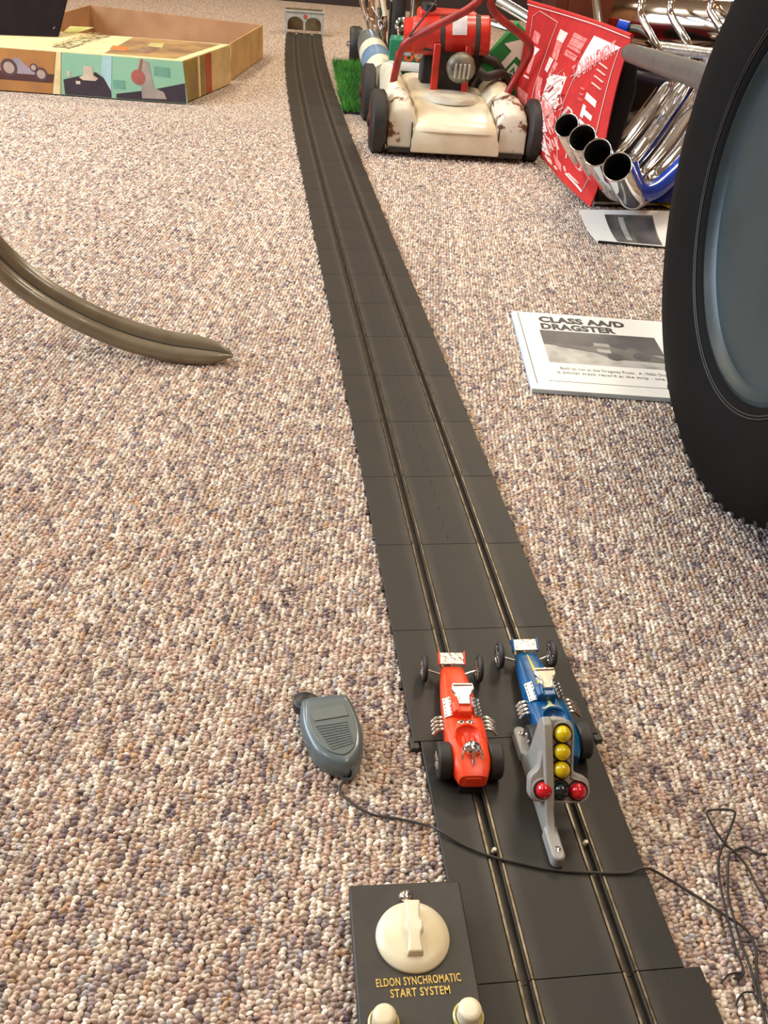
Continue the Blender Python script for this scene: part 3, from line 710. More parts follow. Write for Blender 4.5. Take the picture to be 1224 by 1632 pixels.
W_, H_ = C.x-B.x, A.y-B.y
def fp(u, v): return Vector((B.x+W_*u, B.y+H_*v, 0))
O('photo_background', flatpoly([fp(.0, .55), fp(1, .42), fp(1, 1), fp(0, 1)], .0106, .0110), M_photod, ph_o, world=False)
O('photo_car', flatpoly([fp(.10, .52), fp(.42, .38), fp(.48, .30), fp(.60, .22), fp(.98, .2), fp(.98, .34), fp(.80, .50), fp(.74, .62), fp(.68, .5), fp(.55, .62), fp(.44, .62), fp(.38, .54), fp(.12, .60)], .0110, .0112), M_photo, ph_o, world=False)
for u, v, r_ in ((.57, .28, .013), (.80, .34, .015)):
    q = fp(u, v); O('photo_wheel', MB().lathe([(r_, .0112), (r_, .0114)], 20, M=Matrix.Translation((q.x, q.y, 0))), M_photod, ph_o, world=False)
for u0, u1, v in ((.43, .56, .58), (.44, .55, .40)):
    O('photo_engine', flatpoly([fp(u0, v), fp(u1, v-.02), fp(u1, v+.09), fp(u0, v+.1)], .0112, .0114), M_photol, ph_o, world=False)
def plc_text(s, x, y, L_, h_, bold, name, ma=M_ink):
    mb = text_mb(s, 1.0, 1.05, bold); xs = [v.x for v in mb.v]; k = L_/(max(xs)-min(xs)); x_ = min(xs); hh = max(v.y for v in mb.v)
    xf(mb, lambda v: Vector((x+(v.x-x_)*k, y+v.y/hh*h_, .0108))); O(name, mb, ma, plc, world=False, smooth=0)
t0, t1, t2, t3 = pp(862, 520), pp(1003, 535), pp(866, 535), pp(988, 545)
plc_text('CLASS AA/D', t0.x, ph*.868, t1.x-t0.x, ph*.080, .055, 'heading')
plc_text('DRAGSTER', t0.x, ph*.768, t3.x-t2.x, ph*.080, .055, 'heading')
plc_text('Built to run at the Dragway Finals.  A 1960s Dragster. The car', .055, ph*.245, .22, ph*.030, 0, 'caption')
plc_text('is similar track record at the strip - one Drag Race', .047, ph*.195, .22, ph*.030, 0, 'caption')
for pts in (((.010, ph*.985), (.0112, ph*.985), (.0112, ph*.06), (.010, ph*.06)),):
    O('border_line', flatpoly([Vector((x, y, 0)) for x, y in pts][::-1], .0105, .0107), M_ink, plc, world=False)
O('border_line', flatpoly([Vector((x, y, 0)) for x, y in ((.03, ph*.10), (PWD, ph*.10), (PWD, ph*.104), (.03, ph*.104))], .0105, .0107), M_ink, plc, world=False)

# curled photo card standing low near the pipes
cp = T('curled_photo_card', 'curled white card with a grey photo under the chrome pipes', 'photo card', G(950, 388))
tl, tr, bl_, br = G(922, 341, .035), G(1065, 343, .035), G(953, 386, .004), G(1085, 398, .004)
def csurf(u, v, off=0.0):   # v 0 bottom .. 1 top, sagging in the middle
    a = bl_.lerp(br, u); b = tl.lerp(tr, u); p = a.lerp(b, v); p = p.copy(); p.z = .004+.040*(v**1.9); return p+Vector((0, 0, off))
def cpatch(u0, u1, v0, v1, off, th, n=14):
    mb = MB(); V = []; F = []
    for lay in (0, 1):
        for i in range(n+1):
            for u in (u0, u1): V.append(csurf(u, v0+(v1-v0)*i/n, off-(th if lay else 0)))
    k = 2*(n+1)
    for i in range(n):
        a = 2*i; F.append((a, a+1, a+3, a+2)); F.append((k+a+2, k+a+3, k+a+1, k+a)); F.append((a+2, k+a+2, k+a, a)); F.append((a+1, k+a+1, k+a+3, a+3))
    F.append((0, k, k+1, 1)); F.append((2*n, 2*n+1, k+2*n+1, k+2*n))
    return mb.add(V, F)
O('card_sheet', cpatch(0, 1, 0, 1, .0012, .0012), M_white, cp, smooth=50)
O('photo_print', cpatch(.26, .80, .1, .90, .0016, .0004), M_photo, cp, smooth=50)
O('photo_dark', cpatch(.52, .78, .1, .86, .0020, .0004), M_photod, cp, smooth=50)
O('photo_light', cpatch(.40, .46, .2, .84, .0020, .0004), M_photol, cp, smooth=50)
O('card_rim', MB().tube([csurf(u, 0, .001) for u in (0, .5, 1)], .003, 8), M_black, cp)

# ------------------------------------------------------------------ the big slick
wc = Vector((0.400, 1.035, 0.355)); RR = 0.355; WPH = 1.647
tn = Vector((math.cos(WPH), math.sin(WPH), 0)); nn = Vector((-math.sin(WPH), math.cos(WPH), 0))  # nn: towards the camera's left side
if nn.x > 0: nn = -nn
slick = T('dragster_slick', 'huge black dragster slick tyre with blue-grey dished wheel at the right edge', 'wheel', (wc.x, wc.y, 0))
Mw = Matrix((tn, Vector((0, 0, 1)), nn)).transposed().to_4x4()
if Mw.determinant() < 0: Mw = Matrix((-tn, Vector((0, 0, 1)), nn)).transposed().to_4x4()
Mw.translation = wc
TWD = 0.27
prof = [(.222, -.026), (.213, -.014), (.218, -.007), (.232, -.004), (.250, .002), (.290, .007), (.322, .004), (.342, -.007), (.351, -.022), (.355, -.05), (.355, -TWD+.05), (.351, -TWD+.02), (.325, -TWD-.005), (.25, -TWD-.01), (.214, -TWD)]
O('tyre', MB().lathe(prof, 128, M=Mw, cap=False), mat('slick_rubber', rgb(10, 9, 8), 0.7, 0, rgb(15, 12, 10), 8, 5, spec=.12, bump=.08, bscale=300), slick, smooth=50)
rb = MB()
for r_, z_ in ((.224, -.005), (.2275, -.0042)):
    n = 128
    rb.tube([Mw @ Vector((r_*math.cos(2*PI*k/n), r_*math.sin(2*PI*k/n), z_)) for k in range(n+1)], .0011, 6, cap=False)
O('bead_ridge', rb, M_rubber, slick)
lug = O('x', MB().box((.3425, 0, -.0115), (.013, .007, .009)), M_rubber, smooth=30); lme = lug.data; lme.name = 'tread_lug'; bpy.data.objects.remove(lug)
Minv = wm(slick).inverted()
for k in range(72):
    a = 2*PI*k/72
    o = O('tread_lug', None, None, slick, mesh=lme)
    o.matrix_local = Minv @ Mw @ Matrix.Rotation(a, 4, 'Z')
M_dish = mat('wheel_dish_paint', rgb(40, 54, 56), 0.42, 0.0, rgb(22, 36, 42), 7, 7, bump=.1, bscale=200)
prof = [(.216, -.022), (.214, -.012), (.208, -.010), (.204, -.016), (.196, -.024), (.180, -.029), (.172, -.031), (.164, -.043), (.140, -.056), (.08, -.062), (.045, -.062), (.045, -.035), (.030, -.030), (.004, -.030)]
O('wheel_dish', MB().lathe(prof, 96, M=Mw), M_dish, slick, smooth=35)
for k in range(5):
    a = 2*PI*k/5+.3
    O('wheel_nut', MB().lathe([(.009, -.062), (.009, -.050), (.006, -.046)], 6, M=Mw @ Matrix.Translation((.065*math.cos(a), .065*math.sin(a), 0))), M_chrome_r, slick)
O('inner_rim', MB().lathe([(.216, -.02), (.20, -.05), (.20, -TWD+.02), (.216, -TWD)], 64, M=Mw, cap=False), M_chrome_r, slick)

# ------------------------------------------------------------------ lawn mower
mow = T('lawn_mower', 'old rusty white lawn mower with red engine standing right of the track', 'lawn mower', (0.108, 2.95, 0), math.radians(6.5))
M_mw = mat('chipped_white_enamel', rgb(226, 216, 188), 0.3, 0, rgb(206, 196, 172), 14, 5, .45, .75, coat=.2, bump=.1, bscale=60)
def rust_mat():
    M = bpy.data.materials.new('rusty_enamel'); M.use_nodes = True; nt = M.node_tree; N = nt.nodes; L = nt.links; b = N['Principled BSDF']
    tc = N.new('ShaderNodeTexCoord'); nz = N.new('ShaderNodeTexNoise'); nz.inputs['Scale'].default_value = 17; nz.inputs['Detail'].default_value = 8; nz.inputs['Roughness'].default_value = .65
    L.new(tc.outputs['Object'], nz.inputs['Vector'])
    rp = N.new('ShaderNodeValToRGB'); E = rp.color_ramp.elements; E[0].position = .52; E[0].color = rgb(214, 208, 190); E[1].position = .57; E[1].color = rgb(112, 66, 34)
    e = E.new(.72); e.color = rgb(64, 40, 26)
    L.new(nz.outputs['Fac'], rp.inputs['Fac']); L.new(rp.outputs['Color'], b.inputs['Base Color']); b.inputs['Roughness'].default_value = .45
    return M
M_rust = rust_mat()
M_mred = mat('mower_red', rgb(206, 40, 20), 0.4, 0, rgb(160, 30, 18), 14, 6, coat=.1)
M_hand = mat('handle_red', rgb(160, 34, 28), 0.4, 0, rgb(122, 30, 24), 30, 5)
M_dark = mat('engine_dark', rgb(36, 30, 27), 0.6, 0, rgb(54, 44, 36), 30)
def mloc(p): return wm(mow).inverted() @ p
def ml(px, py, Y): return mloc(PY(px, py, Y))
# wheels (local: x right, y back)
WR = .082
def mower_wheel(x, y, w_, tag_=None):
    M_ = Matrix.Translation((x, y, WR)) @ Matrix.Rotation(PI/2, 4, 'Y'); h = w_/2
    t_ = O('wheel', MB().lathe([(.05, -h+.004), (.056, -h), (WR-.012, -h), (WR, -h+.008), (WR, h-.008), (WR-.012, h), (.056, h), (.05, h-.004)], 40, M=M_), M_rubber, mow, world=False)
    hb = MB().lathe([(.056, -h-.001), (.046, -h+.004), (.018, -h+.006), (.016, -h-.006), (.004, -h-.008)], 28, M=M_).lathe([(.004, h+.008), (.016, h+.006), (.018, h-.006), (.046, h-.004), (.056, h+.001)], 28, M=M_)
    O('hub', hb, mat('hub_maroon', rgb(84, 30, 24), .5), t_, world=False)
wl_ = [mloc(G(598, 239)), mloc(G(840, 252)), mloc(G(583, 186))]
mower_wheel(wl_[0].x, wl_[0].y-.02, .044); mower_wheel(wl_[1].x-.004, wl_[0].y-.02, .044)
mower_wheel(wl_[2].x, wl_[2].y-.04, .042); mower_wheel(wl_[1].x-.004, wl_[2].y-.04, .042)
fy = wl_[0].y; xl, xr = wl_[0].x+.026, wl_[1].x-.030
xc = (xl+xr)/2; dw = xr-xl
# side shoulders of the deck: lofted pods around each front wheel, running back
def pod(x0, x1, name, ma, prof):
    rings = []
    for y, zb, zt, sh in prof:
        a, b = x0+sh, x1+sh; c = (zt-zb)*.22
        rings.append([Vector(p) for p in ((a, y, zb), (b, y, zb), (b, y, zt-c), (b-(b-a)*.2, y, zt-c*.25), ((a+b)/2, y, zt), (a+(b-a)*.2, y, zt-c*.25), (a, y, zt-c))])
    return O(name, MB().loft([r[::-1] for r in rings]), ma, mow, world=False, smooth=50, bevel=.004)
podp = [(fy-.075, .030, .10, 0), (fy-.068, .022, .128, 0), (fy-.04, .02, .150, 0), (fy+.02, .02, .162, 0), (fy+.08, .02, .160, 0)]
pod(xl, xl+.075, 'left_shoulder', M_rust, podp)
pod(xr-.085, xr, 'right_shoulder', M_rust, podp)
podb = [(fy+.07, .02, .160, 0), (fy+.15, .02, .175, 0), (fy+.30, .03, .185, 0), (fy+.44, .04, .17, 0), (fy+.5, .05, .13, 0)]
pod(xl, xl+.065, 'left_rail', M_mw, podb)
pod(xr-.10, xr-.01, 'right_rail', M_mw, podb)
# front bulge panel
rings = []
for y, zb, zt in ((fy-.10, .03, .078), (fy-.095, .022, .092), (fy-.07, .02, .106), (fy-.02, .02, .118), (fy+.05, .02, .130), (fy+.12, .02, .140), (fy+.2, .03, .145), (fy+.42, .04, .145)):
    n = 12; row = [Vector((xl+.068, y, zb)), ]
    W0, W1 = xl+.066, xr-.078
    top = []
    for k in range(n+1):
        u = k/n; s_ = 1-abs(2*u-1)**8
        top.append(Vector((W0+(W1-W0)*u, y+.02*(abs(2*u-1)**4), zb+(zt-zb)*(0.80+.20*s_))))
    rings.append([Vector((W1, y, zb)), Vector((W0, y, zb))]+top)
O('deck', MB().loft(rings), M_mw, mow, world=False, smooth=50)
mcx = (xl+xr)/2-.005
O('deck_boss', MB().lathe([(.085, 0), (.083, .010), (.07, .016), (.03, .018)], 40, M=Matrix.Translation((mcx, fy+.10, .128))), mat('grey_patch', rgb(206, 198, 176), .4), mow, world=False, smooth=60)
O('deck_skirt', MB().box((xc, fy+.17, .022), (dw-.01, .50, .012)), M_dark, mow, world=False)
for xx in (xl+.066, xr-.080):
    O('seam', MB().tube([(xx, fy-.088, .03), (xx, fy-.082, .088), (xx+.0, fy-.04, .116), (xx-.004, fy+.06, .137)], .0022, 6), M_dark, mow, world=False)
# handle brace, olive hose
O('hose', MB().tube([ml(745, 150, 2.98), ml(757, 128, 3.0), ml(765, 113, 3.02)], .008, 10), mat('olive_hose', rgb(78, 80, 50), .5), mow, world=False)
# engine
eb = ml(712, 140, 2.95)
O('engine_block', MB().box((eb.x+.005, eb.y+.02, .20), (.10, .11, .15)).box((eb.x+.005, eb.y+.03, .262), (.18, .13, .04)).box((eb.x+.02, eb.y+.08, .20), (.19, .08, .14)), M_dark, mow, world=False, bevel=.006)  # rear dark box added as the shadowed area below the tank
for dx, ww in ((-.045, .020), (.045, .018)):
    O('engine_strut', MB().box((eb.x+dx, eb.y-.045, .19), (ww, .02, .15)), M_mred, mow, world=False, bevel=.003)
c0, c1 = ml(655, 56, 2.95), ml(781, 57, 2.95)
axis = (c1-c0).normalized(); Lc = (c1-c0).length
def along(c, ax, z0=Vector((0, 0, 1))):
    q = ax.to_track_quat('Z', 'Y').to_matrix().to_4x4(); q.translation = c; return q
Mt = along(c0, axis)
O('fuel_tank', MB().lathe([(.030, .0), (.045, .003), (.050, .010), (.052, Lc*.3), (.052, Lc*.97), (.047, Lc*.995), (.03, Lc)], 40, M=Mt), M_mred, mow, world=False, smooth=60)
O('tank_end', MB().lathe([(.036, -.02), (.045, -.016), (.047, .01)], 32, M=Mt), M_mred, mow, world=False, smooth=50)
for t in (.40, .84):
    O('tank_strap', MB().lathe([(.0522, Lc*t-.007), (.054, Lc*t-.006), (.054, Lc*t+.006), (.0522, Lc*t+.007)], 40, M=Mt, cap=False), M_dark, mow, world=False)
# white label wrapped on the tank
lb = MB(); V = []; n = 10
zax = Mt.to_3x3(); 
for k in range(n+1):
    # angles facing front/up
    best = None
    a = k/n
    dirv = (Vector((0, -1, .15)).lerp(Vector((0, -.25, 1)), a)).normalized()
    dl = (dirv-axis*dirv.dot(axis)).normalized()
    for s in (.52, .70): V.append(c0+axis*(Lc*s)+dl*.0530)
lb.add(V, [(2*i, 2*i+1, 2*i+3, 2*i+2) for i in range(n)])
O('tank_label', lb, mat('tank_label_white', rgb(206, 200, 196), .4), mow, world=False, smooth=60)
O('tank_top', MB().box((c0.x+Lc*.45, c0.y+.02, c0.z+.055), (Lc*.75, .08, .03)), M_mred, mow, world=False, bevel=.01, seg=3)
O('filler_cap', MB().lathe([(.022, 0), (.022, .016), (.015, .02)], 20, M=Matrix.Translation((c0.x+.045, c0.y+.0, c0.z+.066))), M_black, mow, world=False)
# silver muffler guard with slots
mg = ml(735, 110, 2.86)
Mm = Matrix.Translation(mg) @ Matrix.Rotation(PI/2+.25, 4, 'X')
gd = O('muffler', MB().lathe([(.034, -.03), (.041, -.015), (.041, .0), (.037, .009), (.026, .013), (.01, .015)], 32, M=Mm), mat('dirty_aluminium', rgb(140, 136, 120), .5, .5, rgb(84, 78, 64), 40), mow, world=False, smooth=60)
for k in range(4):
    O('muffler_slot', MB().box((-.018+.0125*k, 0, .0165), (.006, .040, .006), M=Mm), M_gate, gd, world=False, bevel=.001)
O('exhaust_hose', MB().tube(catmull([ml(762, 112, 2.9), ml(775, 122, 2.9), ml(800, 118, 2.95), ml(812, 133, 3.0), ml(790, 100, 3.0), ml(768, 92, 3.0)], 6), .013, 12), M_dark, mow, world=False)
O('carburettor', MB().box(tuple(ml(669, 84, 3.0)), (.03, .03, .03)), M_chrome_r, mow, world=False, bevel=.006)
# folded handle: one bent red tube crossing in front of the engine
hl = catmull([ml(626, 137, 2.86), ml(629, 120, 2.85), ml(635, 95, 2.83), ml(643, 74, 2.80), ml(655, 62, 2.79), ml(690, 44, 2.77), ml(730, 24, 2.76), ml(755, 8, 2.76), ml(768, -12, 2.76), ml(768, -60, 2.80)], 6)
O('handle_bar', MB().tube(hl, .0105, 12), M_hand, mow, world=False, smooth=60)
hr = catmull([ml(808, 150, 2.86), ml(822, 125, 2.86), ml(838, 98, 2.84), ml(845, 82, 2.82), ml(843, 68, 2.81), ml(826, 52, 2.79), ml(800, 32, 2.78), ml(785, 15, 2.77), ml(780, -12, 2.77), ml(780, -60, 2.80)], 6)
O('handle_bar', MB().tube(hr, .0105, 12), M_hand, mow, world=False, smooth=60)
O('throttle_cable', MB().tube([ml(652, 58, 2.78), ml(680, 22, 2.75), ml(712, -20, 2.75)], .0028, 6), M_dark, mow, world=False)

# ------------------------------------------------------------------ things round the mower
# green oil carton behind the engine
M_grn = mat('carton_green', rgb(18, 120, 84), .4, 0, rgb(14, 104, 74), 20)
g0 = PY(655, 118, 3.22)
oc = T('green_carton', 'green oil carton with red script standing behind the mower deck', 'carton', (g0.x+.02, 3.25, 0))
O('box_body', MB().box((g0.x+.02, 3.25, .115), (.19, .10, .23)), M_grn, oc, bevel=.003)
O('white_band', MB().box((g0.x+.02, 3.197, .155), (.186, .004, .026)), M_white, oc)
O('window_panes', MB().box((g0.x-.02, 3.197, .205), (.03, .004, .036)).box((g0.x+.045, 3.197, .205), (.036, .004, .036)), mat('pale_blue_print', rgb(150, 170, 180), .4), oc)
tm = text_mb('Power', .045, 1.0, .002); xf(tm, lambda v: Vector((g0.x-.055+v.x*1.25, 3.1965, .168+v.y*.9+.10*v.x)))
O('script', tm, mat('script_red', rgb(214, 92, 48), .4), oc, smooth=0)
# green and white arrow carton
q0 = PY(815, 95, 3.0)
ac = T('arrow_carton', 'green and white arrow carton numbered 200 between mower handle and red cloth', 'carton', (q0.x, 3.03, 0), math.radians(0))
O('box_body', MB().box((0, .03, 0), (.115, .06, .16), M=Matrix.Translation((q0.x, 3.0, q0.z)) @ Matrix.Rotation(math.radians(38), 4, 'Y')).box((q0.x, 3.04, q0.z/2), (.05, .05, q0.z)), mat('arrow_green', rgb(26, 140, 66), .4), ac, bevel=.002)
Ma_ = Matrix.Translation((q0.x, 2.998, q0.z)) @ Matrix.Rotation(math.radians(38), 4, 'Y') @ Matrix.Rotation(PI/2, 4, 'X')
O('arrow', MB().prism([(-.016, -.06), (.004, -.06), (.004, .016), (.028, .016), (-.004, .076), (-.046, .016), (-.016, .016)], 0, .002, M=Ma_), M_white, ac)
O('number_panel', MB().prism([(.012, -.074), (.05, -.074), (.05, -.0), (.012, -.0)], 0, .0015, M=Ma_), M_white, ac)
tm = text_mb('200', .036, 1.0, .001); xf(tm, lambda v: Ma_ @ Vector((.020+v.y*.9, -.008-v.x*1.0, .0022)))
O('number', tm, M_grn, ac, smooth=0)
# green turf mat beside the track
tp = [G(535, 100), G(575, 92), G(597, 188), G(546, 183)]
turf = T('turf_mat', 'small bright green artificial turf mat between the track and the mower wheels', 'mat', tuple(sum(tp, Vector())/4))
tq = [Vector((tp[0].x, tp[0].y-.1, 0)), Vector((tp[3].x, tp[3].y+.02, 0)), Vector((tp[3].x+.085, tp[3].y+.02, 0)), Vector((tp[0].x+.13, tp[0].y-.1, 0))]
O('backing', MB().loft([[p+Vector((0, 0, .002)) for p in tq], [p+Vector((0, 0, .008)) for p in tq]]), M_black, turf)
gb = MB(); rg = random.Random(5)
for k in range(9000):
    u, v = rg.random(), rg.random(); p = tq[0].lerp(tq[3], u).lerp(tq[1].lerp(tq[2], u), v)
    h_ = .022+.022*rg.random(); a = rg.random()*6.28; d_ = Vector((math.cos(a), math.sin(a), 0))*.0018; l_ = Vector((rg.gauss(0, .012), rg.gauss(0, .012), 0))
    gb.add([p-d_+Vector((0, 0, .008)), p+d_+Vector((0, 0, .008)), p+l_+Vector((0, 0, h_))], [(0, 1, 2)])
O('turf_blades', gb, mat('turf_green', rgb(74, 140, 44), .8, 0, rgb(44, 104, 28), 9), turf, smooth=0, kind='stuff')

def small_wheel(name, label, base, r, w_, hubm, yaw=0.1, chrome=False):
    t_ = T(name, label, 'wheel', base, yaw)
    M_ = Matrix.Translation((0, 0, r)) @ Matrix.Rotation(PI/2, 4, 'Y'); h = w_/2
    O('tyre', MB().lathe([(r*.62, -h+.004), (r*.66, -h), (r*.9, -h), (r, -h*.55), (r, h*.55), (r*.9, h), (r*.66, h), (r*.62, h-.004)], 40, M=M_), M_rubber, t_, world=False)
    O('hub', MB().lathe([(r*.66, -h-.002), (r*.5, -h+.006), (r*.2, -h+.004), (r*.16, -h-.012), (.004, -h-.014)], 28, M=M_).lathe([(.004, h+.01), (r*.3, h), (r*.64, h)], 28, M=M_), hubm, t_, world=False)
    return t_
b0 = G(562, 108); small_wheel('small_wheel', 'small black wheel with a chrome hub at the back left, behind the green turf', (b0.x, b0.y+.12, 0), .07, .05, M_chrome, .12)
# pale banded nose behind the mower's left wheels
ns = T('banded_nose_cone', 'cream nose cone with grey and blue bands lying behind the mower wheels', 'nose cone', tuple(G(590, 130)))
a_, b_ = PY(582, 52, 3.75), PY(612, 128, 3.28)
pts = [a_.lerp(b_, t) for t in (0, .06, .16, .3, .45, .6, .8, 1.0)]; rad = [.004, .022, .036, .046, .050, .052, .052, .052]
def seg(i0, i1, ma, nm): O(nm, MB().tube(pts[i0:i1+1], rad[i0:i1+1], 20), ma, ns, smooth=60)
seg(0, 2, M_mw, 'tip'); seg(2, 4, mat('band_grey', rgb(96, 100, 96), .35), 'grey_band'); seg(4, 5, M_mw, 'white_band')
seg(5, 6, mat('band_blue', rgb(104, 132, 158), .35), 'blue_band'); seg(6, 7, M_mw, 'base')
O('support', MB().box((b_.x, b_.y, (b_.z-.04)/2), (.03, .03, b_.z-.04)), M_dark, ns)
# chrome fork with crinkled guard, and narrow black tyre
fk = T('chrome_fork', 'crumpled bright chrome fork guard standing behind the mower, left of the engine', 'fork', tuple(PY(600, 60, 3.9)*1.0))
fk.location.z = 0; WM[fk.name] = Matrix.Translation(fk.location)
top, bot = PY(598, -60, 3.8), PY(606, 92, 3.8)
pts = [bot.lerp(top, t/16) for t in range(17)]; rg = random.Random(3)
rings = []
for i, p in enumerate(pts):
    ring = []
    for k in range(18):
        a = 2*PI*k/18; rr = .030*(1+.16*math.sin(3*a+i*1.3)+.10*rg.random())*(.7+.3*min(1, i/4))
        ring.append(p+Vector((rr*math.cos(a), rr*.8*math.sin(a), 0)))
    rings.append(ring)
O('guard', MB().loft([r[::-1] for r in rings][::1]), M_chrome, fk, smooth=25)
O('fork_leg', MB().tube(catmull([PY(572, -30, 3.85), PY(579, 10, 3.85), PY(585, 28, 3.85), PY(588, 60, 3.85)], 5), [.011]*12+[.006]*4, 12), M_chrome, fk)
O('fork_leg', MB().tube([PY(607, -20, 3.7), PY(614, 25, 3.7)], .009, 12), M_cream, fk)
O('fork_foot', MB().tube([Vector((bot.x, bot.y, .005)), bot], .012, 12), M_chrome, fk)
nt0 = PY(625, 80, 3.6)
nw = T('narrow_wheel', 'narrow black tyre standing on edge between the chrome guard and the red engine', 'wheel', (nt0.x, 3.85, 0), math.radians(3))
M_ = Matrix.Translation((0, 0, .30)) @ Matrix.Rotation(PI/2, 4, 'Y')
O('tyre', MB().lathe([(.255, -.018), (.28, -.024), (.298, -.012), (.30, 0), (.298, .012), (.28, .024), (.255, .018)], 64, M=M_, cap=False), M_rubber, nw, world=False)
O('rim', MB().lathe([(.256, -.014), (.244, -.010), (.244, .010), (.256, .014)], 64, M=M_, cap=False), M_chrome, nw, world=False)
sp = MB()
for k in range(24):
    a = 2*PI*k/24; sp.tube([(.02*math.cos(a), .02*math.sin(a), .02*(-1)**k), (.246*math.cos(a+.15), .246*math.sin(a+.15), 0)], .0012, 5, M=M_)
O('spokes', sp, M_chrome, nw, world=False)
O('hub', MB().lathe([(.02, -.03), (.026, -.026), (.018, 0), (.026, .026), (.02, .03)], 20, M=M_), M_chrome, nw, world=False)
# clutter seen between wheel and mower engine: bronze bottle and chrome hook
bt = T('bronze_bottle', 'tall brown bottle behind the mower engine, right of the narrow tyre', 'bottle', tuple(PY(655, 90, 3.75).to_2d().to_3d()))
zb_ = PY(655, 0, 3.75).z
O('glass', MB().lathe([(.034, .0), (.036, .01), (.036, zb_*.55), (.03, zb_*.7), (.016, zb_*.85), (.015, zb_+.1)], 24, M=Matrix.Translation(bt.location)), mat('brown_glass', rgb(104, 84, 52), .2, 0, rgb(70, 44, 26), 12, coat=.4), bt, smooth=60)
hk = T('chrome_hook', 'small curled chrome hook on a post just left of the red engine', 'hook', tuple(PY(638, 60, 3.35).to_2d().to_3d()))
O('hook', MB().tube(catmull([Vector((hk.location.x, hk.location.y, .0)), PY(636, 60, 3.35), PY(632, 42, 3.35), PY(636, 31, 3.35), PY(644, 32, 3.35), PY(642, 42, 3.35), PY(638, 48, 3.35)], 6), .006, 8), M_chrome, hk)

# wooden stick on the floor
wire('wooden_stick', 'brown wooden stick on the carpet between the mower wheel and the red cloth', [(848, 222, .012), (862, 238, .012), (880, 258, .010)], .008, mat('stick_wood', rgb(150, 104, 60), .6)) ['category'] = 'stick'

# ------------------------------------------------------------------ the dragster chassis and engine at the right
dr = T('dragster_engine', 'chromed dragster engine and grey-tubed chassis standing between red cloth and slick tyre', 'engine', (0.75, 2.15, 0))
M_tube = mat('grey_tube', rgb(88, 86, 80), .45, 0, rgb(78, 75, 69), 30)
M_bluep = mat('blue_enamel', rgb(14, 70, 190), .25, .1, rgb(10, 48, 150), 10, coat=.5)
ta, tb_ = PY(1003, 84, 2.46), PY(1125, 124, 1.66)
O('chassis_tube', MB().tube([ta, tb_, tb_+(tb_-ta)*.2], .021, 24), M_tube, dr, smooth=60)
# headers: tubes coming down from the head and sweeping up to open ends
ends = [((903, 200), 16.5), ((928, 220), 20), ((952, 243), 21.5), ((984, 266), 23)]
YEs = [2.20, 2.12, 2.04, 1.96]
hp = [
    [PY(919, 232, 2.28), PY(940, 262, 2.36), PY(968, 262, 2.42), PY(1000, 228, 2.50), PY(1040, 175, 2.58), PY(1085, 112, 2.66)],
    [PY(944, 252, 2.20), PY(963, 279, 2.28), PY(992, 272, 2.36), PY(1030, 228, 2.44), PY(1075, 165, 2.52), PY(1116, 110, 2.60)],
    [PY(968, 275, 2.12), PY(986, 300, 2.20), PY(1016, 292, 2.28), PY(1058, 246, 2.36), PY(1105, 178, 2.44), PY(1150, 110, 2.52)],
    [PY(1000, 298, 2.06), PY(1012, 312, 2.15), PY(1040, 292, 2.24), PY(1084, 245, 2.32), PY(1132, 175, 2.40), PY(1178, 110, 2.48)]]
for ((ex, ey), pr_), path, YE in zip(ends, hp, YEs):
    e = PY(ex, ey, YE)
    R_ = .0275 if ex < 910 else .030
    P = catmull([e]+path, 10)
    hdp = O('header_pipe', MB().tube(P, R_, 28, cap=False), M_chrome, dr, smooth=60)
    d0 = (P[1]-P[0]).normalized()
    inn = MB().tube([P[0]+d0*.001, P[0]+d0*.03, P[0]+d0*.07], R_*.93, 28, cap=False)
    inn.v = inn.v; inn.f = [f[::-1] for f in inn.f]
    inn.tube([P[0]+d0*.07, P[0]+d0*.072], R_*.95, 24)
    O('pipe_bore', inn, mat('bore_dark', rgb(22, 17, 14), .8), hdp, smooth=60)  # bore lining and its end plug in one dark colour
    lip = MB(); n = 32; q = along(P[0], d0)
    lip.tube([q @ Vector((R_*.97*math.cos(2*PI*j/n), R_*.97*math.sin(2*PI*j/n), 0)) for j in range(n+1)], .0018, 6, cap=False)
    O('pipe_lip', lip, M_chrome_r, hdp, smooth=60)
# blue frame tube below, and blue belly pan between the pipes
bp_ = catmull([PY(1002, 262, 2.14), PY(1011, 290, 2.13), PY(1022, 306, 2.13), PY(1042, 303, 2.14), PY(1066, 284, 2.17), PY(1100, 250, 2.22), PY(1160, 180, 2.3)], 8)
O('blue_frame_tube', MB().tube(bp_, .020, 20), M_bluep, dr, smooth=60)
pan_ = [PY(1036, 322, 2.33), PY(1200, 326, 2.33), PY(1200, 95, 2.72), PY(1130, 160, 2.66), PY(1060, 240, 2.5), PY(1000, 300, 2.4)]
O('belly_pan', MB().loft([pan_, [p+Vector((.0, .02, 0)) for p in pan_]]), M_bluep, dr)
rA = [p+Vector((0, .085, 0)) for p in catmull(hp[1][1:], 6)]; rB = [p+Vector((0, .085, -.01)) for p in catmull(hp[3][1:], 6)]
O('blue_side_panel', MB().loft([[a, b, b+Vector((0, .015, 0)), a+Vector((0, .015, 0))] for a, b in zip(rA, rB)]), M_bluep, dr, smooth=60)
blk = [PY(1020, 90, 2.80), PY(1200, 90, 2.80), PY(1200, 215, 2.80), PY(985, 215, 2.80)]
O('engine_block', MB().loft([[p for p in blk], [p+Vector((.02, .30, 0)) for p in blk]]), M_dark, dr, bevel=.01)
lowb = [PY(985, 200, 2.62), PY(1060, 180, 2.62), PY(1040, 268, 2.62), PY(965, 268, 2.62)]
O('oil_pan', MB().loft([lowb, [p+Vector((0, .12, 0)) for p in lowb]]), M_dark, dr, bevel=.01)
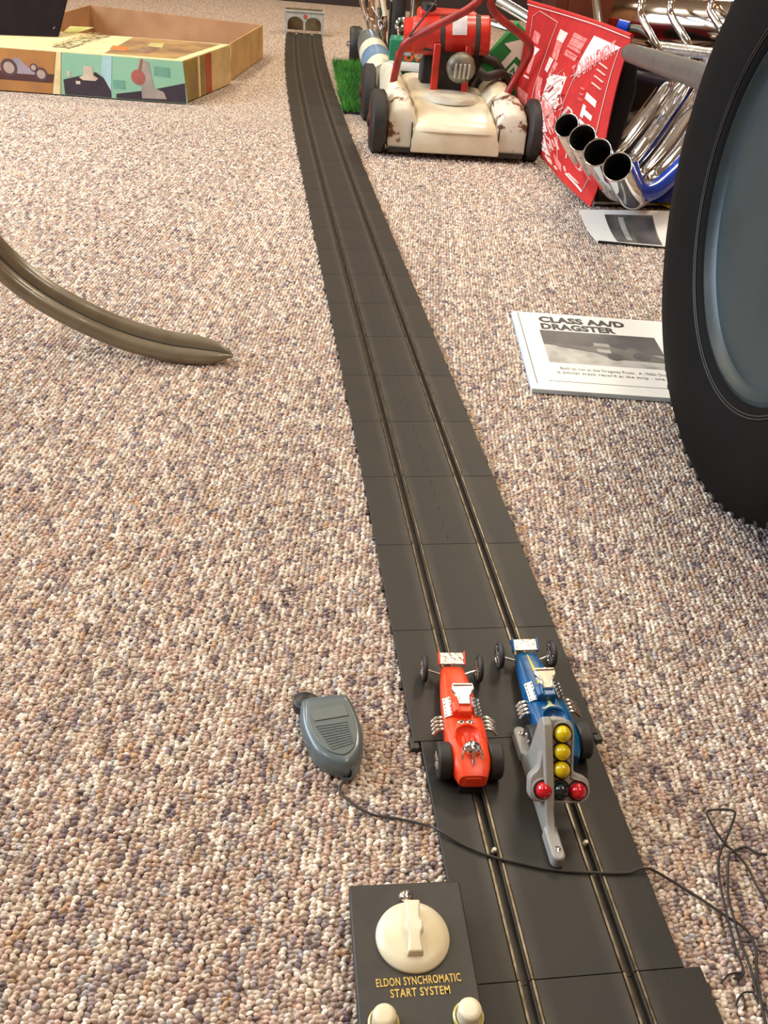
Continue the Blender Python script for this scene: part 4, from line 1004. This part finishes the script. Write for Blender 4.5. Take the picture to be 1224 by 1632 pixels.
# chrome valve cover with fuel lines looped over it
M_ccov = mat('reflection_tinted_chrome', (0.62, 0.56, 0.48, 1), 0.12, 1.0, (0.5, 0.36, 0.26, 1), 5)  # brown reflections of the room tinted into the chrome colour
v0, v1 = PY(990, 34, 2.78), PY(1150, 44, 2.58)
ax = (v1-v0).normalized(); Lv = (v1-v0).length
O('valve_cover', MB().tube([v0-ax*.01, v0, v0.lerp(v1, .5), v1, v1+ax*.2], [.045, .062, .066, .066, .066], 40), M_ccov, dr, smooth=60)
O('cover_base', MB().tube([v0+Vector((.02, .0, -.07)), v1+ax*.2+Vector((0, 0, -.07))], .045, 24, flat=.8), mat('painted_reflection_metal', (0.42, 0.2, 0.1, 1), 0.2, 1.0, (0.5, 0.3, 0.16, 1), 12), dr, smooth=60)  # brown reflection on the chrome base painted in as its metal colour
for a, b in (((1022, 4), (1050, 80)), ((1069, 4), (1098, 72)), ((1134, 2), (1152, 50))):
    A_, B_ = PY(*a, 2.50), PY(*b, 2.44)
    mid_ = A_.lerp(B_, .35)+Vector((-.012, 0.0, 0.0))
    O('fuel_line', MB().tube(catmull([A_+Vector((.02, .10, .035)), A_, mid_, B_, B_+Vector((.01, .05, -.02))], 8), .0085, 14), M_chrome, dr, smooth=60)
O('base_plate', MB().tube([PY(1045, 75, 2.46), PY(1165, 90, 2.38)], .013, 12), M_chrome_r, dr)
for px, py in ((1093, 89), (1124, 92)):
    O('head_bolt', MB().sphere(tuple(PY(px, py, 2.5)), .014, 14, 10), M_chrome, dr)
O('fuel_hose', MB().tube(catmull([PY(1003, 44, 2.55), PY(1018, 46, 2.53), PY(1035, 56, 2.5), PY(1048, 72, 2.47), PY(1058, 84, 2.46)], 6), .008, 10), mat('olive_hose2', rgb(92, 88, 66), .4), dr)
O('hose_fitting', MB().tube([PY(985, 40, 2.56), PY(1002, 44, 2.55)], .014, 12), M_bluep, dr)
O('intake_tube', MB().tube([PY(1012, 97, 2.66), PY(1080, 116, 2.66)], .028, 20), M_chrome_r, dr, smooth=60)
O('lower_bar', MB().tube([PY(1010, 120, 2.62), PY(1070, 132, 2.62)], .014, 12), mat('purple_bar', rgb(64, 54, 70), .4), dr)
# long chrome rails running behind the mower handle and cloth
for a, b, r_ in (((795, 0), (870, 45), .018), ((780, 38), (860, 62), .014), ((948, -20), (955, 40), .014)):
    O('chrome_rail', MB().tube([PY(*a, 3.5), PY(*b, 3.4)], r_, 16), M_chrome, dr, smooth=60)
# black seat pad behind the cloth
sp_ = [PY(985, 70, 2.53), PY(1018, 90, 2.51), PY(1014, 150, 2.48), PY(978, 262, 2.42), PY(940, 272, 2.42), PY(925, 200, 2.56)]
st_ = T('black_seat_panel', 'black padded panel directly behind the right edge of the red cloth', 'panel', (sp_[3].x, 2.46, 0))
O('pad', MB().loft([sp_, [p+Vector((0, .05, 0)) for p in sp_]]), mat('black_cloth', rgb(14, 12, 14), .8), st_, bevel=.006)
O('pad_foot', MB().box((sp_[4].x+.02, 2.445, sp_[4].z/2+.01), (.03, .03, sp_[4].z+.02)), M_black, st_)
# yellow strap and black tray edge on the floor
yb = T('yellow_strap', 'short yellow strap end on the floor under the blue frame tube', 'strap', tuple(G(1050, 330)))
O('strap', MB().loft([[G(1030, 312, .02), G(1040, 306, .03), G(1072, 327, .012), G(1066, 332, .008)], [G(1030, 312, .026), G(1040, 306, .036), G(1072, 327, .018), G(1066, 332, .014)]]), M_yellow, yb)
ft = T('black_floor_tray', 'thin black tray on the carpet under the chrome pipes', 'tray', tuple(G(1000, 320)))
tr_ = [G(946, 331), G(1110, 335), G(1110, 312), G(948, 308)]
O('tray_plate', MB().loft([[p+Vector((0, 0, .002)) for p in tr_], [p+Vector((0, 0, .010)) for p in tr_]]), M_black, ft, bevel=.002)
O('tray_rim', MB().tube([p+Vector((0, 0, .012)) for p in tr_[:2]], .004, 8), M_chrome_r, ft)

# ------------------------------------------------------------------ red printed cloth
# control net in (u along the top, v downwards): pixel and distance
NET = [[(843, 3, 2.98), (900, 20, 2.80), (955, 38, 2.62), (1007, 58, 2.44)],
       [(834, 75, 2.98), (880, 92, 2.78), (932, 108, 2.58), (985, 128, 2.41)],
       [(822, 150, 2.94), (862, 168, 2.73), (912, 190, 2.52), (966, 215, 2.35)],
       [(842, 212, 2.84), (872, 240, 2.64), (908, 268, 2.44), (957, 283, 2.28)],
       [(862, 248, 2.72), (884, 276, 2.52), (905, 298, 2.37), (940, 330, 2.22)]]
NETW = [[PY(x, y, Y) for x, y, Y in r] for r in NET]
def cr1(P, t):
    n = len(P)-1; i = min(int(t*n), n-1); f_ = t*n-i
    a = P[i-1] if i > 0 else P[0]*2-P[1]; d = P[i+2] if i+2 <= n else P[n]*2-P[n-1]; b, c = P[i], P[i+1]
    return 0.5*((2*b)+(c-a)*f_+(2*a-5*b+4*c-d)*f_*f_+(3*b-a-3*c+d)*f_**3)
def cl(u, v, off=0.0):
    f_ = lambda uu, vv: cr1([cr1(r, uu) for r in NETW], vv)
    u = min(max(u, 0), 1); v = min(max(v, 0), 1)
    p = f_(u, v)
    if off:
        e = .02; a = f_(min(u+e, 1), v)-f_(max(u-e, 0), v); b = f_(u, min(v+e, 1))-f_(u, max(v-e, 0)); n_ = a.cross(b).normalized()
        if n_.dot(CAM-p) < 0: n_ = -n_
        p = p+n_*off
    return p
cloth = T('red_printed_cloth', 'red cloth with white printed lettering hanging from the grey tube beside the mower', 'cloth', (NETW[4][3].x, NETW[4][3].y+.01, 0))
M_cl = mat('red_cloth', rgb(186, 22, 17), .7, 0, rgb(172, 18, 14), 30)
M_pr = mat('white_print', rgb(232, 214, 206), .7, 0, rgb(226, 196, 188), 60)
M_prs = mat('solid_white_print', rgb(236, 232, 232), .7)
M_pk = mat('pink_halftone', rgb(222, 140, 132), .7, 0, rgb(206, 90, 84), 90, 6)
nu, nv = 24, 30
V = []; F = []
for lay in (.0, -.003):
    for j in range(nv+1):
        for i in range(nu+1): V.append(cl(i/nu, j/nv, lay if lay else 1e-6))
K = (nu+1)*(nv+1)
for j in range(nv):
    for i in range(nu):
        a = j*(nu+1)+i; F.append((a, a+nu+1, a+nu+2, a+1)); F.append((K+a+1, K+a+nu+2, K+a+nu+1, K+a))
for i in range(nu): F.append((i, i+1, K+i+1, K+i)); a = nv*(nu+1)+i; F.append((a+1, a, K+a, K+a+1))
for j in range(nv): a = j*(nu+1); F.append((a+nu+1, a, K+a, K+a+nu+1)); a += nu; F.append((a, a+nu+1, K+a+nu+1, K+a))
O('fabric', MB().add(V, F), M_cl, cloth, smooth=60)
O('top_hem', MB().tube([cl(i/20, 0.0, .001) for i in range(21)], .0055, 8), M_cl, cloth)
O('hem_stitching', MB().tube([cl(i/20, 0.012, .0035) for i in range(21)], .0016, 6), M_pr, cloth)
def strip(pts, w_, off=.0012):
    """flat ribbon following uv points"""
    mb = MB(); Q = []
    for (a, b) in zip(pts[:-1], pts[1:]):
        n = max(2, int(math.hypot(b[0]-a[0], b[1]-a[1])*24))
        for k in range(n): t = k/n; Q.append((a[0]+(b[0]-a[0])*t, a[1]+(b[1]-a[1])*t))
    Q.append(pts[-1]); mb.tube([cl(u, v, off) for u, v in Q], w_, 6, flat=.3); return mb
def patch(poly, off=.0012, n=5):
    """quad patch in uv: poly of 4 corners"""
    a, b, c, d = [Vector(p) for p in poly]; V = []; F = []
    for j in range(n+1):
        for i in range(n+1):
            p = a.lerp(b, i/n).lerp(d.lerp(c, i/n), j/n); V.append(cl(p.x, p.y, off))
    for j in range(n):
        for i in range(n): k = j*(n+1)+i; F.append((k, k+1, k+n+2, k+n+1))
    return MB().add(V, F)
def cloth_text(s, u0, v0, du, dv, h_, bold=0.0, mir=1, off=.0016):
    """text baseline from (u0,v0) along (du,dv); height h_ in u units perpendicular"""
    mb = text_mb(s, 1.0, 1.0, bold); xs = [v.x for v in mb.v]; L_ = max(xs)-min(xs); x_ = min(xs); hh = max(v.y for v in mb.v)
    L2 = math.hypot(du, dv); nx, ny = dv/L2*h_, -du/L2*h_
    xf(mb, lambda v: cl(u0+du*(v.x-x_)/L_+nx*v.y/hh, v0+dv*(v.x-x_)/L_+ny*v.y/hh, off)); return mb
prt = O('border_line', strip([(.30, .06), (.28, .15), (.22, .50)], .0022), M_pr, cloth)
O('border_line', strip([(.06, .07), (.12, .03), (.30, .06)], .0022), M_pr, cloth)
O('border_line', strip([(.06, .07), (.06, .30)], .0020), M_pr, cloth)
O('border_line', strip([(.93, .09), (.92, .4), (.90, .7), (.86, .93), (.62, .82)], .0026), M_pr, cloth)
O('border_line', strip([(.60, .30), (.54, .52), (.50, .74)], .0020), M_pr, cloth)
O('print_triangle', patch([(.66, .07), (.94, .08), (.60, .31), (.60, .24)], .0010, 8), M_prs, cloth)
O('print_lettering', cloth_text('TOURNAMENT', .60, .335, .32, -.215, .085, .01), M_pk, cloth, smooth=0)
O('print_lettering', cloth_text('the annual summer', .64, .27, .20, -.12, .028, .0, off=.0018), M_pk, cloth, smooth=0)
O('print_lettering', cloth_text('drag racing championship', .62, .295, .26, -.16, .022, .0, off=.0018), M_pk, cloth, smooth=0)
O('print_emblem', cloth_text('S', .735, .165, .022, .0, .030, .02, off=.0018), M_cl, cloth, smooth=0)
# rows of short bars (small type) along the right
for k in range(4): O('print_line', strip([(.795-.006*k, .20+.035*k), (.885-.004*k, .215+.035*k)], .0034), M_pr, cloth)
for k, L_ in enumerate((.10, .09, .15, .12)): O('print_line', strip([(.70-.012*k, .52+.035*k), (.70-.012*k+L_, .53+.035*k)], .0026), M_pr, cloth)
for k in range(3): O('print_line', strip([(.69, .345+.025*k), (.725, .35+.025*k)], .0038), M_pk, cloth)
O('print_letter', patch([(.75, .355), (.86, .375), (.86, .405), (.745, .385)]), M_pr, cloth)
O('print_letter', patch([(.745, .41), (.775, .415), (.765, .475), (.735, .47)]), M_pr, cloth)
O('print_letter', patch([(.765, .43), (.85, .445), (.845, .47), (.76, .455)]), M_pr, cloth)
O('print_letter', patch([(.735, .48), (.84, .505), (.835, .53), (.73, .505)]), M_pr, cloth)
ed_ = MB(); rg = random.Random(11)
for k in range(46):
    v_ = .30+.55*rg.random(); u_ = .50-.22*v_+.02+rg.uniform(-.10, .13); a_ = rg.choice([.6, .8, -.9, -1.1, 2.0]); L_ = rg.uniform(.03, .09)
    q_ = strip([(u_, v_), (u_+L_*math.cos(a_), v_-L_*math.sin(a_)*.7)], rg.choice([.0014, .0022, .0034]), .0019); ed_.add(q_.v, q_.f)
O('engine_drawing', ed_, M_pr, cloth)
ed_ = MB()
for k in range(30):
    v_ = .32+.50*rg.random(); u_ = .49-.22*v_+rg.uniform(-.10, .12); a_ = rg.choice([.5, .9, -1.0, 1.8]); L_ = rg.uniform(.02, .07)
    q_ = strip([(u_, v_), (u_+L_*math.cos(a_), v_-L_*math.sin(a_)*.7)], rg.choice([.0012, .0022]), .0026); ed_.add(q_.v, q_.f)
O('engine_drawing_gaps', ed_, M_cl, cloth)
# bottle-like outline
O('print_outline', strip([(.57, .60), (.58, .50), (.62, .455), (.66, .465), (.675, .52), (.66, .60), (.63, .70)], .0062), M_prs, cloth)
O('print_block', patch([(.585, .52), (.635, .53), (.62, .60), (.575, .59)]), M_prs, cloth)
# halftone engine picture and text panel in the middle
O('print_panel', patch([(.475, .085), (.61, .10), (.585, .19), (.45, .17)]), M_pk, cloth)
for k in range(3):
    O('print_line', strip([(.46, .11+.045*k), (.60, .125+.045*k)], .0016, .0016), M_cl, cloth)
O('print_panel', patch([(.45, .185), (.575, .205), (.56, .235), (.44, .215)]), M_pk, cloth)
pic = [[(.34, .09), (.42, .10), (.40, .16), (.33, .15)], [(.335, .15), (.40, .165), (.39, .26), (.33, .245)], [(.31, .25), (.355, .255), (.33, .33), (.295, .32)],
       [(.37, .26), (.41, .27), (.385, .34), (.355, .335)], [(.36, .33), (.53, .32), (.50, .50), (.34, .46)], [(.24, .36), (.30, .365), (.33, .52), (.27, .51)],
       [(.24, .50), (.34, .48), (.40, .62), (.26, .66)], [(.34, .44), (.50, .49), (.48, .60), (.34, .58)], [(.20, .60), (.34, .60), (.36, .78), (.20, .80)],
       [(.10, .14), (.17, .15), (.16, .21), (.09, .20)], [(.09, .22), (.19, .23), (.15, .27), (.12, .27)], [(.115, .27), (.155, .27), (.14, .37), (.10, .365)], [(.08, .38), (.15, .385), (.15, .395), (.08, .39)],
       [(.03, .45), (.17, .47), (.15, .55), (.02, .52)], [(.03, .53), (.15, .56), (.14, .60), (.03, .57)], [(.44, .72), (.56, .76), (.55, .85), (.46, .80)]]
for k, pz_ in enumerate(pic): O('print_figure', patch(pz_, .0011), M_pk if k % 2 else M_pr, cloth)
for a, b in (((.36, .42), (.48, .34)), ((.38, .48), (.50, .38)), ((.40, .55), (.51, .44)), ((.30, .60), (.40, .66)), ((.28, .70), (.36, .88)), ((.60, .76), (.62, .80)), ((.66, .80), (.80, .86)), ((.66, .84), (.78, .90))):
    O('print_line', strip([a, b], .0030, .0016), M_pr, cloth)

# ------------------------------------------------------------------ cardboard boxes at the upper left
BZ = .128
M_card = mat('cardboard', rgb(196, 156, 98), .75, 0, rgb(182, 142, 88), 12, bump=.1)
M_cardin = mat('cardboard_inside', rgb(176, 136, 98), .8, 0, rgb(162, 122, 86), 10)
M_edge = mat('cream_edge', rgb(226, 206, 152), .6)
fA, fB, fC = G(290, 97, BZ), G(367, 71, BZ), G(100, 39, BZ)
ex = Vector((1, 0, 0))
q1 = G(297, 163, 0); q2 = G(366, 129, 0)
ey = (Vector((fB.x, fB.y, 0))-Vector((fA.x, fA.y, 0))); LD = ey.length; ey.normalize(); ex = Vector((ey.y, -ey.x, 0))
# front edge direction from the photo
fr = G(0, 75, BZ); fx = (Vector((fA.x, fA.y, 0))-Vector((fr.x, fr.y, 0))).normalized()
lid = T('printed_box_lid', 'printed slot-car set box lid with a green side panel on the carpet at upper left', 'box', (fA.x, fA.y, 0), math.atan2(fx.y, fx.x))
Mi = wm(lid).inverted()
def lp(px, py, z=BZ): return Mi @ G(px, py, z)
LW = 1.05; B2 = Mi @ Vector((fB.x, fB.y, 0)); LDp = B2.y; shx = B2.x
poly = [(-LW, 0), (0, 0), (shx, LDp), (-LW+shx, LDp)]
O('lid_body', MB().prism(poly, .003, BZ-.003), M_card, lid, world=False, bevel=.002)
O('top_panel', MB().prism([(x*.999, y) for x, y in poly], BZ-.003, BZ), M_edge, lid, world=False)
def topq(pts, nm, ma, h=.0008, base=BZ):
    P = [Mi @ G(x, y, BZ) for x, y in pts]
    return O(nm, MB().prism([(p.x, p.y) for p in P], base, base+h), ma, lid, world=False)
topq([(166, 85), (278, 94), (350, 71), (240, 62), (212, 60)], 'picture_panel', mat('picture_tan', rgb(176, 140, 88), .4, 0, rgb(126, 96, 70), 9, 5))
topq([(175, 78), (200, 82), (206, 76), (180, 73)], 'picture_car', mat('picture_orange', rgb(214, 118, 60), .4), .0014)
topq([(215, 84), (236, 86), (258, 76), (250, 70), (228, 73)], 'picture_shape', mat('picture_brown', rgb(120, 90, 72), .4, 0, rgb(160, 130, 90), 30), .0014)
topq([(234, 74), (258, 77), (262, 70), (240, 69)], 'picture_highlight', mat('picture_lime', rgb(196, 184, 116), .4), .0018)
topq([(100, 52), (118, 54), (150, 44), (112, 42)], 'green_print', mat('print_green', rgb(176, 180, 90), .5, 0, rgb(206, 196, 130), 20))
def lid_text(s, p0, p1, h_, nm, ma):
    A_, B_ = lp(*p0), lp(*p1); d_ = (B_-A_); L_ = d_.length; dx = d_.normalized(); dy = Vector((-dx.y, dx.x, 0))
    mb = text_mb(s, 1.0, 1.05, .01); xs = [v.x for v in mb.v]; x_ = min(xs); W2 = max(xs)-x_; hh = max(v.y for v in mb.v)
    xf(mb, lambda v: A_+dx*((v.x-x_)*L_/W2)+dy*(v.y/hh*h_)+Vector((0, 0, .0012))); O(nm, mb, ma, lid, world=False, smooth=0)
lid_text('SELECT-A-TRACK', (110, 78), (180, 57), .06, 'lettering', mat('print_grey', rgb(120, 108, 84), .5))
lid_text('1/32 SCALE DRAG RACE', (97, 74), (160, 53), .035, 'lettering', mat('print_olive', rgb(176, 160, 104), .5))
# front side panel in sections
def sidex(px): return (Mi @ G(px, 75+(px/290)*22, BZ)).x
def side(pts, nm, ma, h=.0012):
    """pts in (px, fraction of height)"""
    P = [(sidex(px), f_*BZ) for px, f_ in pts]
    return O(nm, MB().prism(P, 0, h, M=Matrix(((1, 0, 0, 0), (0, 0, -1, 0), (0, 1, 0, 0), (0, 0, 0, 1)))), ma, lid, world=False)
M_mint = mat('print_mint', rgb(144, 190, 158), .35, 0, rgb(132, 180, 150), 6)
side([(90, .03), (296, .03), (291, .985), (98, .985)], 'green_side_panel', M_mint)
side([(76, .03), (88, .03), (97, .985), (90, .985)], 'white_stripe', M_edge, .0016)
side([(-130, .03), (75, .03), (88, .985), (-130, .985)], 'toy_car_panel', mat('print_amber', rgb(178, 122, 64), .4, 0, rgb(160, 108, 60), 8))
side([(-130, .28), (78, .28), (82, .48), (-130, .48)], 'printed_track', mat('print_brown', rgb(84, 50, 46), .4), .0018)
side([(-2, .44), (14, .44), (62, .44), (66, .54), (40, .60), (30, .78), (20, .80), (16, .66), (-2, .70)], 'printed_car', mat('print_lilac', rgb(160, 146, 152), .4), .0022)
sw = MB()
M_sw = mat('print_wheel', rgb(90, 64, 66), .4)
for px, f_, r_ in ((10, .56, .026), (61, .46, .020), (50, .60, .012)):
    O('printed_wheel', MB().lathe([(r_, 0), (r_, .0026)], 24, M=Matrix.Translation((sidex(px), 0, f_*BZ)) @ Matrix.Rotation(PI/2, 4, 'X')), M_sw, lid, world=False)
    O('printed_wheel', MB().lathe([(r_*.65, 0), (r_*.65, .0030)], 24, M=Matrix.Translation((sidex(px), 0, f_*BZ)) @ Matrix.Rotation(PI/2, 4, 'X')), mat('print_pale', rgb(180, 156, 140), .4), lid, world=False)
M_pd = mat('print_dark', rgb(58, 48, 58), .4)
side([(96, .04), (172, .04), (172, .38), (150, .60), (96, .38)], 'printed_control_box', M_pd, .0018)
side([(122, .46), (128, .40), (148, .40), (153, .46), (146, .52), (145, .72), (130, .72), (130, .52)], 'printed_dial', mat('print_ivory', rgb(216, 196, 170), .4), .0024)
side([(103, .46), (108, .46), (108, .58), (103, .58)], 'printed_button', mat('print_ivory', rgb(216, 196, 170), .4), .0024)
side([(116, .30), (123, .30), (123, .37), (116, .37)], 'printed_button', mat('print_ivory', rgb(216, 196, 170), .4), .0024)
side([(180, .04), (294, .04), (293, .50), (240, .30), (180, .14)], 'printed_track', M_pd, .0018)
side([(222, .08), (262, .10), (258, .26), (243, .34), (236, .92), (228, .96), (222, .62)], 'printed_stand', mat('print_grey2', rgb(168, 154, 142), .4), .0024)
side([(224, .98), (227, .98), (222, .66), (216, .60)], 'printed_wand', mat('print_rose', rgb(172, 96, 84), .4), .0028)
O('printed_light', MB().lathe([(.022, 0), (.022, .0032)], 20, M=Matrix.Translation((sidex(218), 0, .56*BZ)) @ Matrix.Rotation(PI/2, 4, 'X')), mat('print_rose', rgb(172, 96, 84), .4), lid, world=False)
side([(244, .62), (270, .60), (270, .82), (244, .84)], 'printed_caption', mat('print_teal', rgb(112, 164, 140), .4), .0018)
side([(176, .26), (196, .26), (196, .46), (176, .46)], 'printed_caption', mat('print_teal', rgb(112, 164, 140), .4), .0018)
side([(158, .60), (172, .20), (178, .98), (164, .98)], 'painted_tape_glint', mat('glint_pale', rgb(170, 206, 206), .15), .002)  # pale sliver painted on as a glint of light on tape
# right end of lid: printed stripes
er = Vector((shx, LDp, 0)).normalized(); Lr = math.hypot(shx, LDp)
Me = Matrix(((er.x, 0, er.y, 0), (er.y, 0, -er.x, 0), (0, 1, 0, 0), (0, 0, 0, 1)))
def endq(a, b, nm, ma, h=.0012): O(nm, MB().prism([(a*Lr, .004), (b*Lr, .004), (b*Lr, BZ-.004), (a*Lr, BZ-.004)], 0, h, M=Me), ma, lid, world=False)
endq(.01, .28, 'end_print', mat('end_ochre', rgb(150, 124, 56), .4, 0, rgb(120, 96, 50), 10))
endq(.30, .33, 'end_stripe', M_edge); endq(.34, .44, 'end_print', mat('end_ochre', rgb(150, 124, 56), .4)); endq(.45, .56, 'end_red_stripe', mat('end_red', rgb(170, 66, 40), .4))
endq(.57, .99, 'tape_patch', mat('tape_tan', rgb(206, 172, 116), .3))
# open tray behind
tr_ = T('open_cardboard_tray', 'plain open cardboard tray box standing behind the printed lid', 'box', tuple(Vector((fB.x, fB.y, 0))), 0)
TZ = .120
t1, t2, t3 = G(367, 71, TZ), G(419, 41, TZ), G(143, 9, TZ)
for p_ in (t1, t2, t3): p_.z = 0
t3 = t2+(t3-t2)*1.0
t4 = t3+(t1-t2)
dr_ = (t2-t1).normalized(); db = (t3-t2).normalized()
off_ = dr_*.006
def wallb(a, b, nm, ma, z=TZ, th=.005):
    d_ = (b-a).normalized(); n_ = Vector((d_.y, -d_.x, 0))*th
    O(nm, MB().loft([[a, b, b-n_, a-n_], [a+Vector((0, 0, z)), b+Vector((0, 0, z)), b-n_+Vector((0, 0, z)), a-n_+Vector((0, 0, z))]]), ma, tr_, smooth=0, bevel=.001)
t1b = t1+dr_*.012; t4b = t4+dr_*.012
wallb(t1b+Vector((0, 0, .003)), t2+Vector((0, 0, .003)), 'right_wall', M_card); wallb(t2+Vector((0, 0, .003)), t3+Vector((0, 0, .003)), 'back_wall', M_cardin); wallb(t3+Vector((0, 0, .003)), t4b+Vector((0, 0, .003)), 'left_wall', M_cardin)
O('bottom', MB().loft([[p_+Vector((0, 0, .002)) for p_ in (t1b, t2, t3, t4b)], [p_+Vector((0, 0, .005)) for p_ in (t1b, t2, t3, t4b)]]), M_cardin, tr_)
# black board standing on the lid
ba, bb = G(92, 59.5, BZ), G(-10, 56, BZ)
bd_ = T('black_board', 'black upright board standing on the printed box lid at the upper left corner', 'board', tuple(Vector((bb.x, bb.y, BZ+.002))), 0)
top_ = PY(112, -25, ba.y+.12)
up_ = (top_-ba); up2 = Vector((up_.x, up_.y, up_.z))
bl2 = bb.lerp(ba, -.35)
th_ = Vector((0, .012, 0))
zz_ = Vector((0, 0, .002))
O('panel', MB().loft([[ba+zz_, bl2+zz_, bl2+up2, ba+up2], [ba+zz_+th_, bl2+zz_+th_, bl2+up2+th_, ba+up2+th_]]), mat('black_board_paint', rgb(22, 15, 17), .7, 0, rgb(27, 19, 20), 20, spec=.1), bd_)
q = PY(85, 46, ba.y-.002)
O('blue_fleck', MB().tube([q, q+Vector((.006, 0, .006))], .0016, 6), mat('fleck', rgb(120, 130, 160), .3), bd_)

# ------------------------------------------------------------------ far background
cb = T('dark_low_bench', 'dark low bench base along the far wall, at the top edge of the picture', 'bench', (-.25, 7.0, 0))
y_ = G(520, 7).y
O('base', MB().box((.55, y_+.25, .12), (3.0, .5, .24)), M_trim, cb, bevel=.004)
O('seat_top', MB().box((.55, y_+.25, .26), (3.06, .56, .04)), mat('bench_top', rgb(70, 44, 34), .4), cb, bevel=.004)
cab = T('brown_wooden_cabinet', 'dark reddish brown wooden cabinet behind the dragster engine', 'cabinet', (1.35, 4.1, 0))
M_wood = mat('reddish_wood', rgb(92, 40, 24), .35, 0, rgb(60, 26, 16), 5, 6, coat=.2)
O('cabinet_body', MB().box((1.25, 4.35, .55), (1.5, .45, 1.1)), M_wood, cab, bevel=.006)
for k in range(3):
    dd = O('cabinet_door', MB().box((.78+.48*k, 4.115, .55), (.45, .02, 1.0)), M_wood, cab, bevel=.004)
    O('door_handle', MB().tube([(.95+.48*k, 4.095, .5), (.95+.48*k, 4.095, .62)], .008, 10), M_gold, dd)
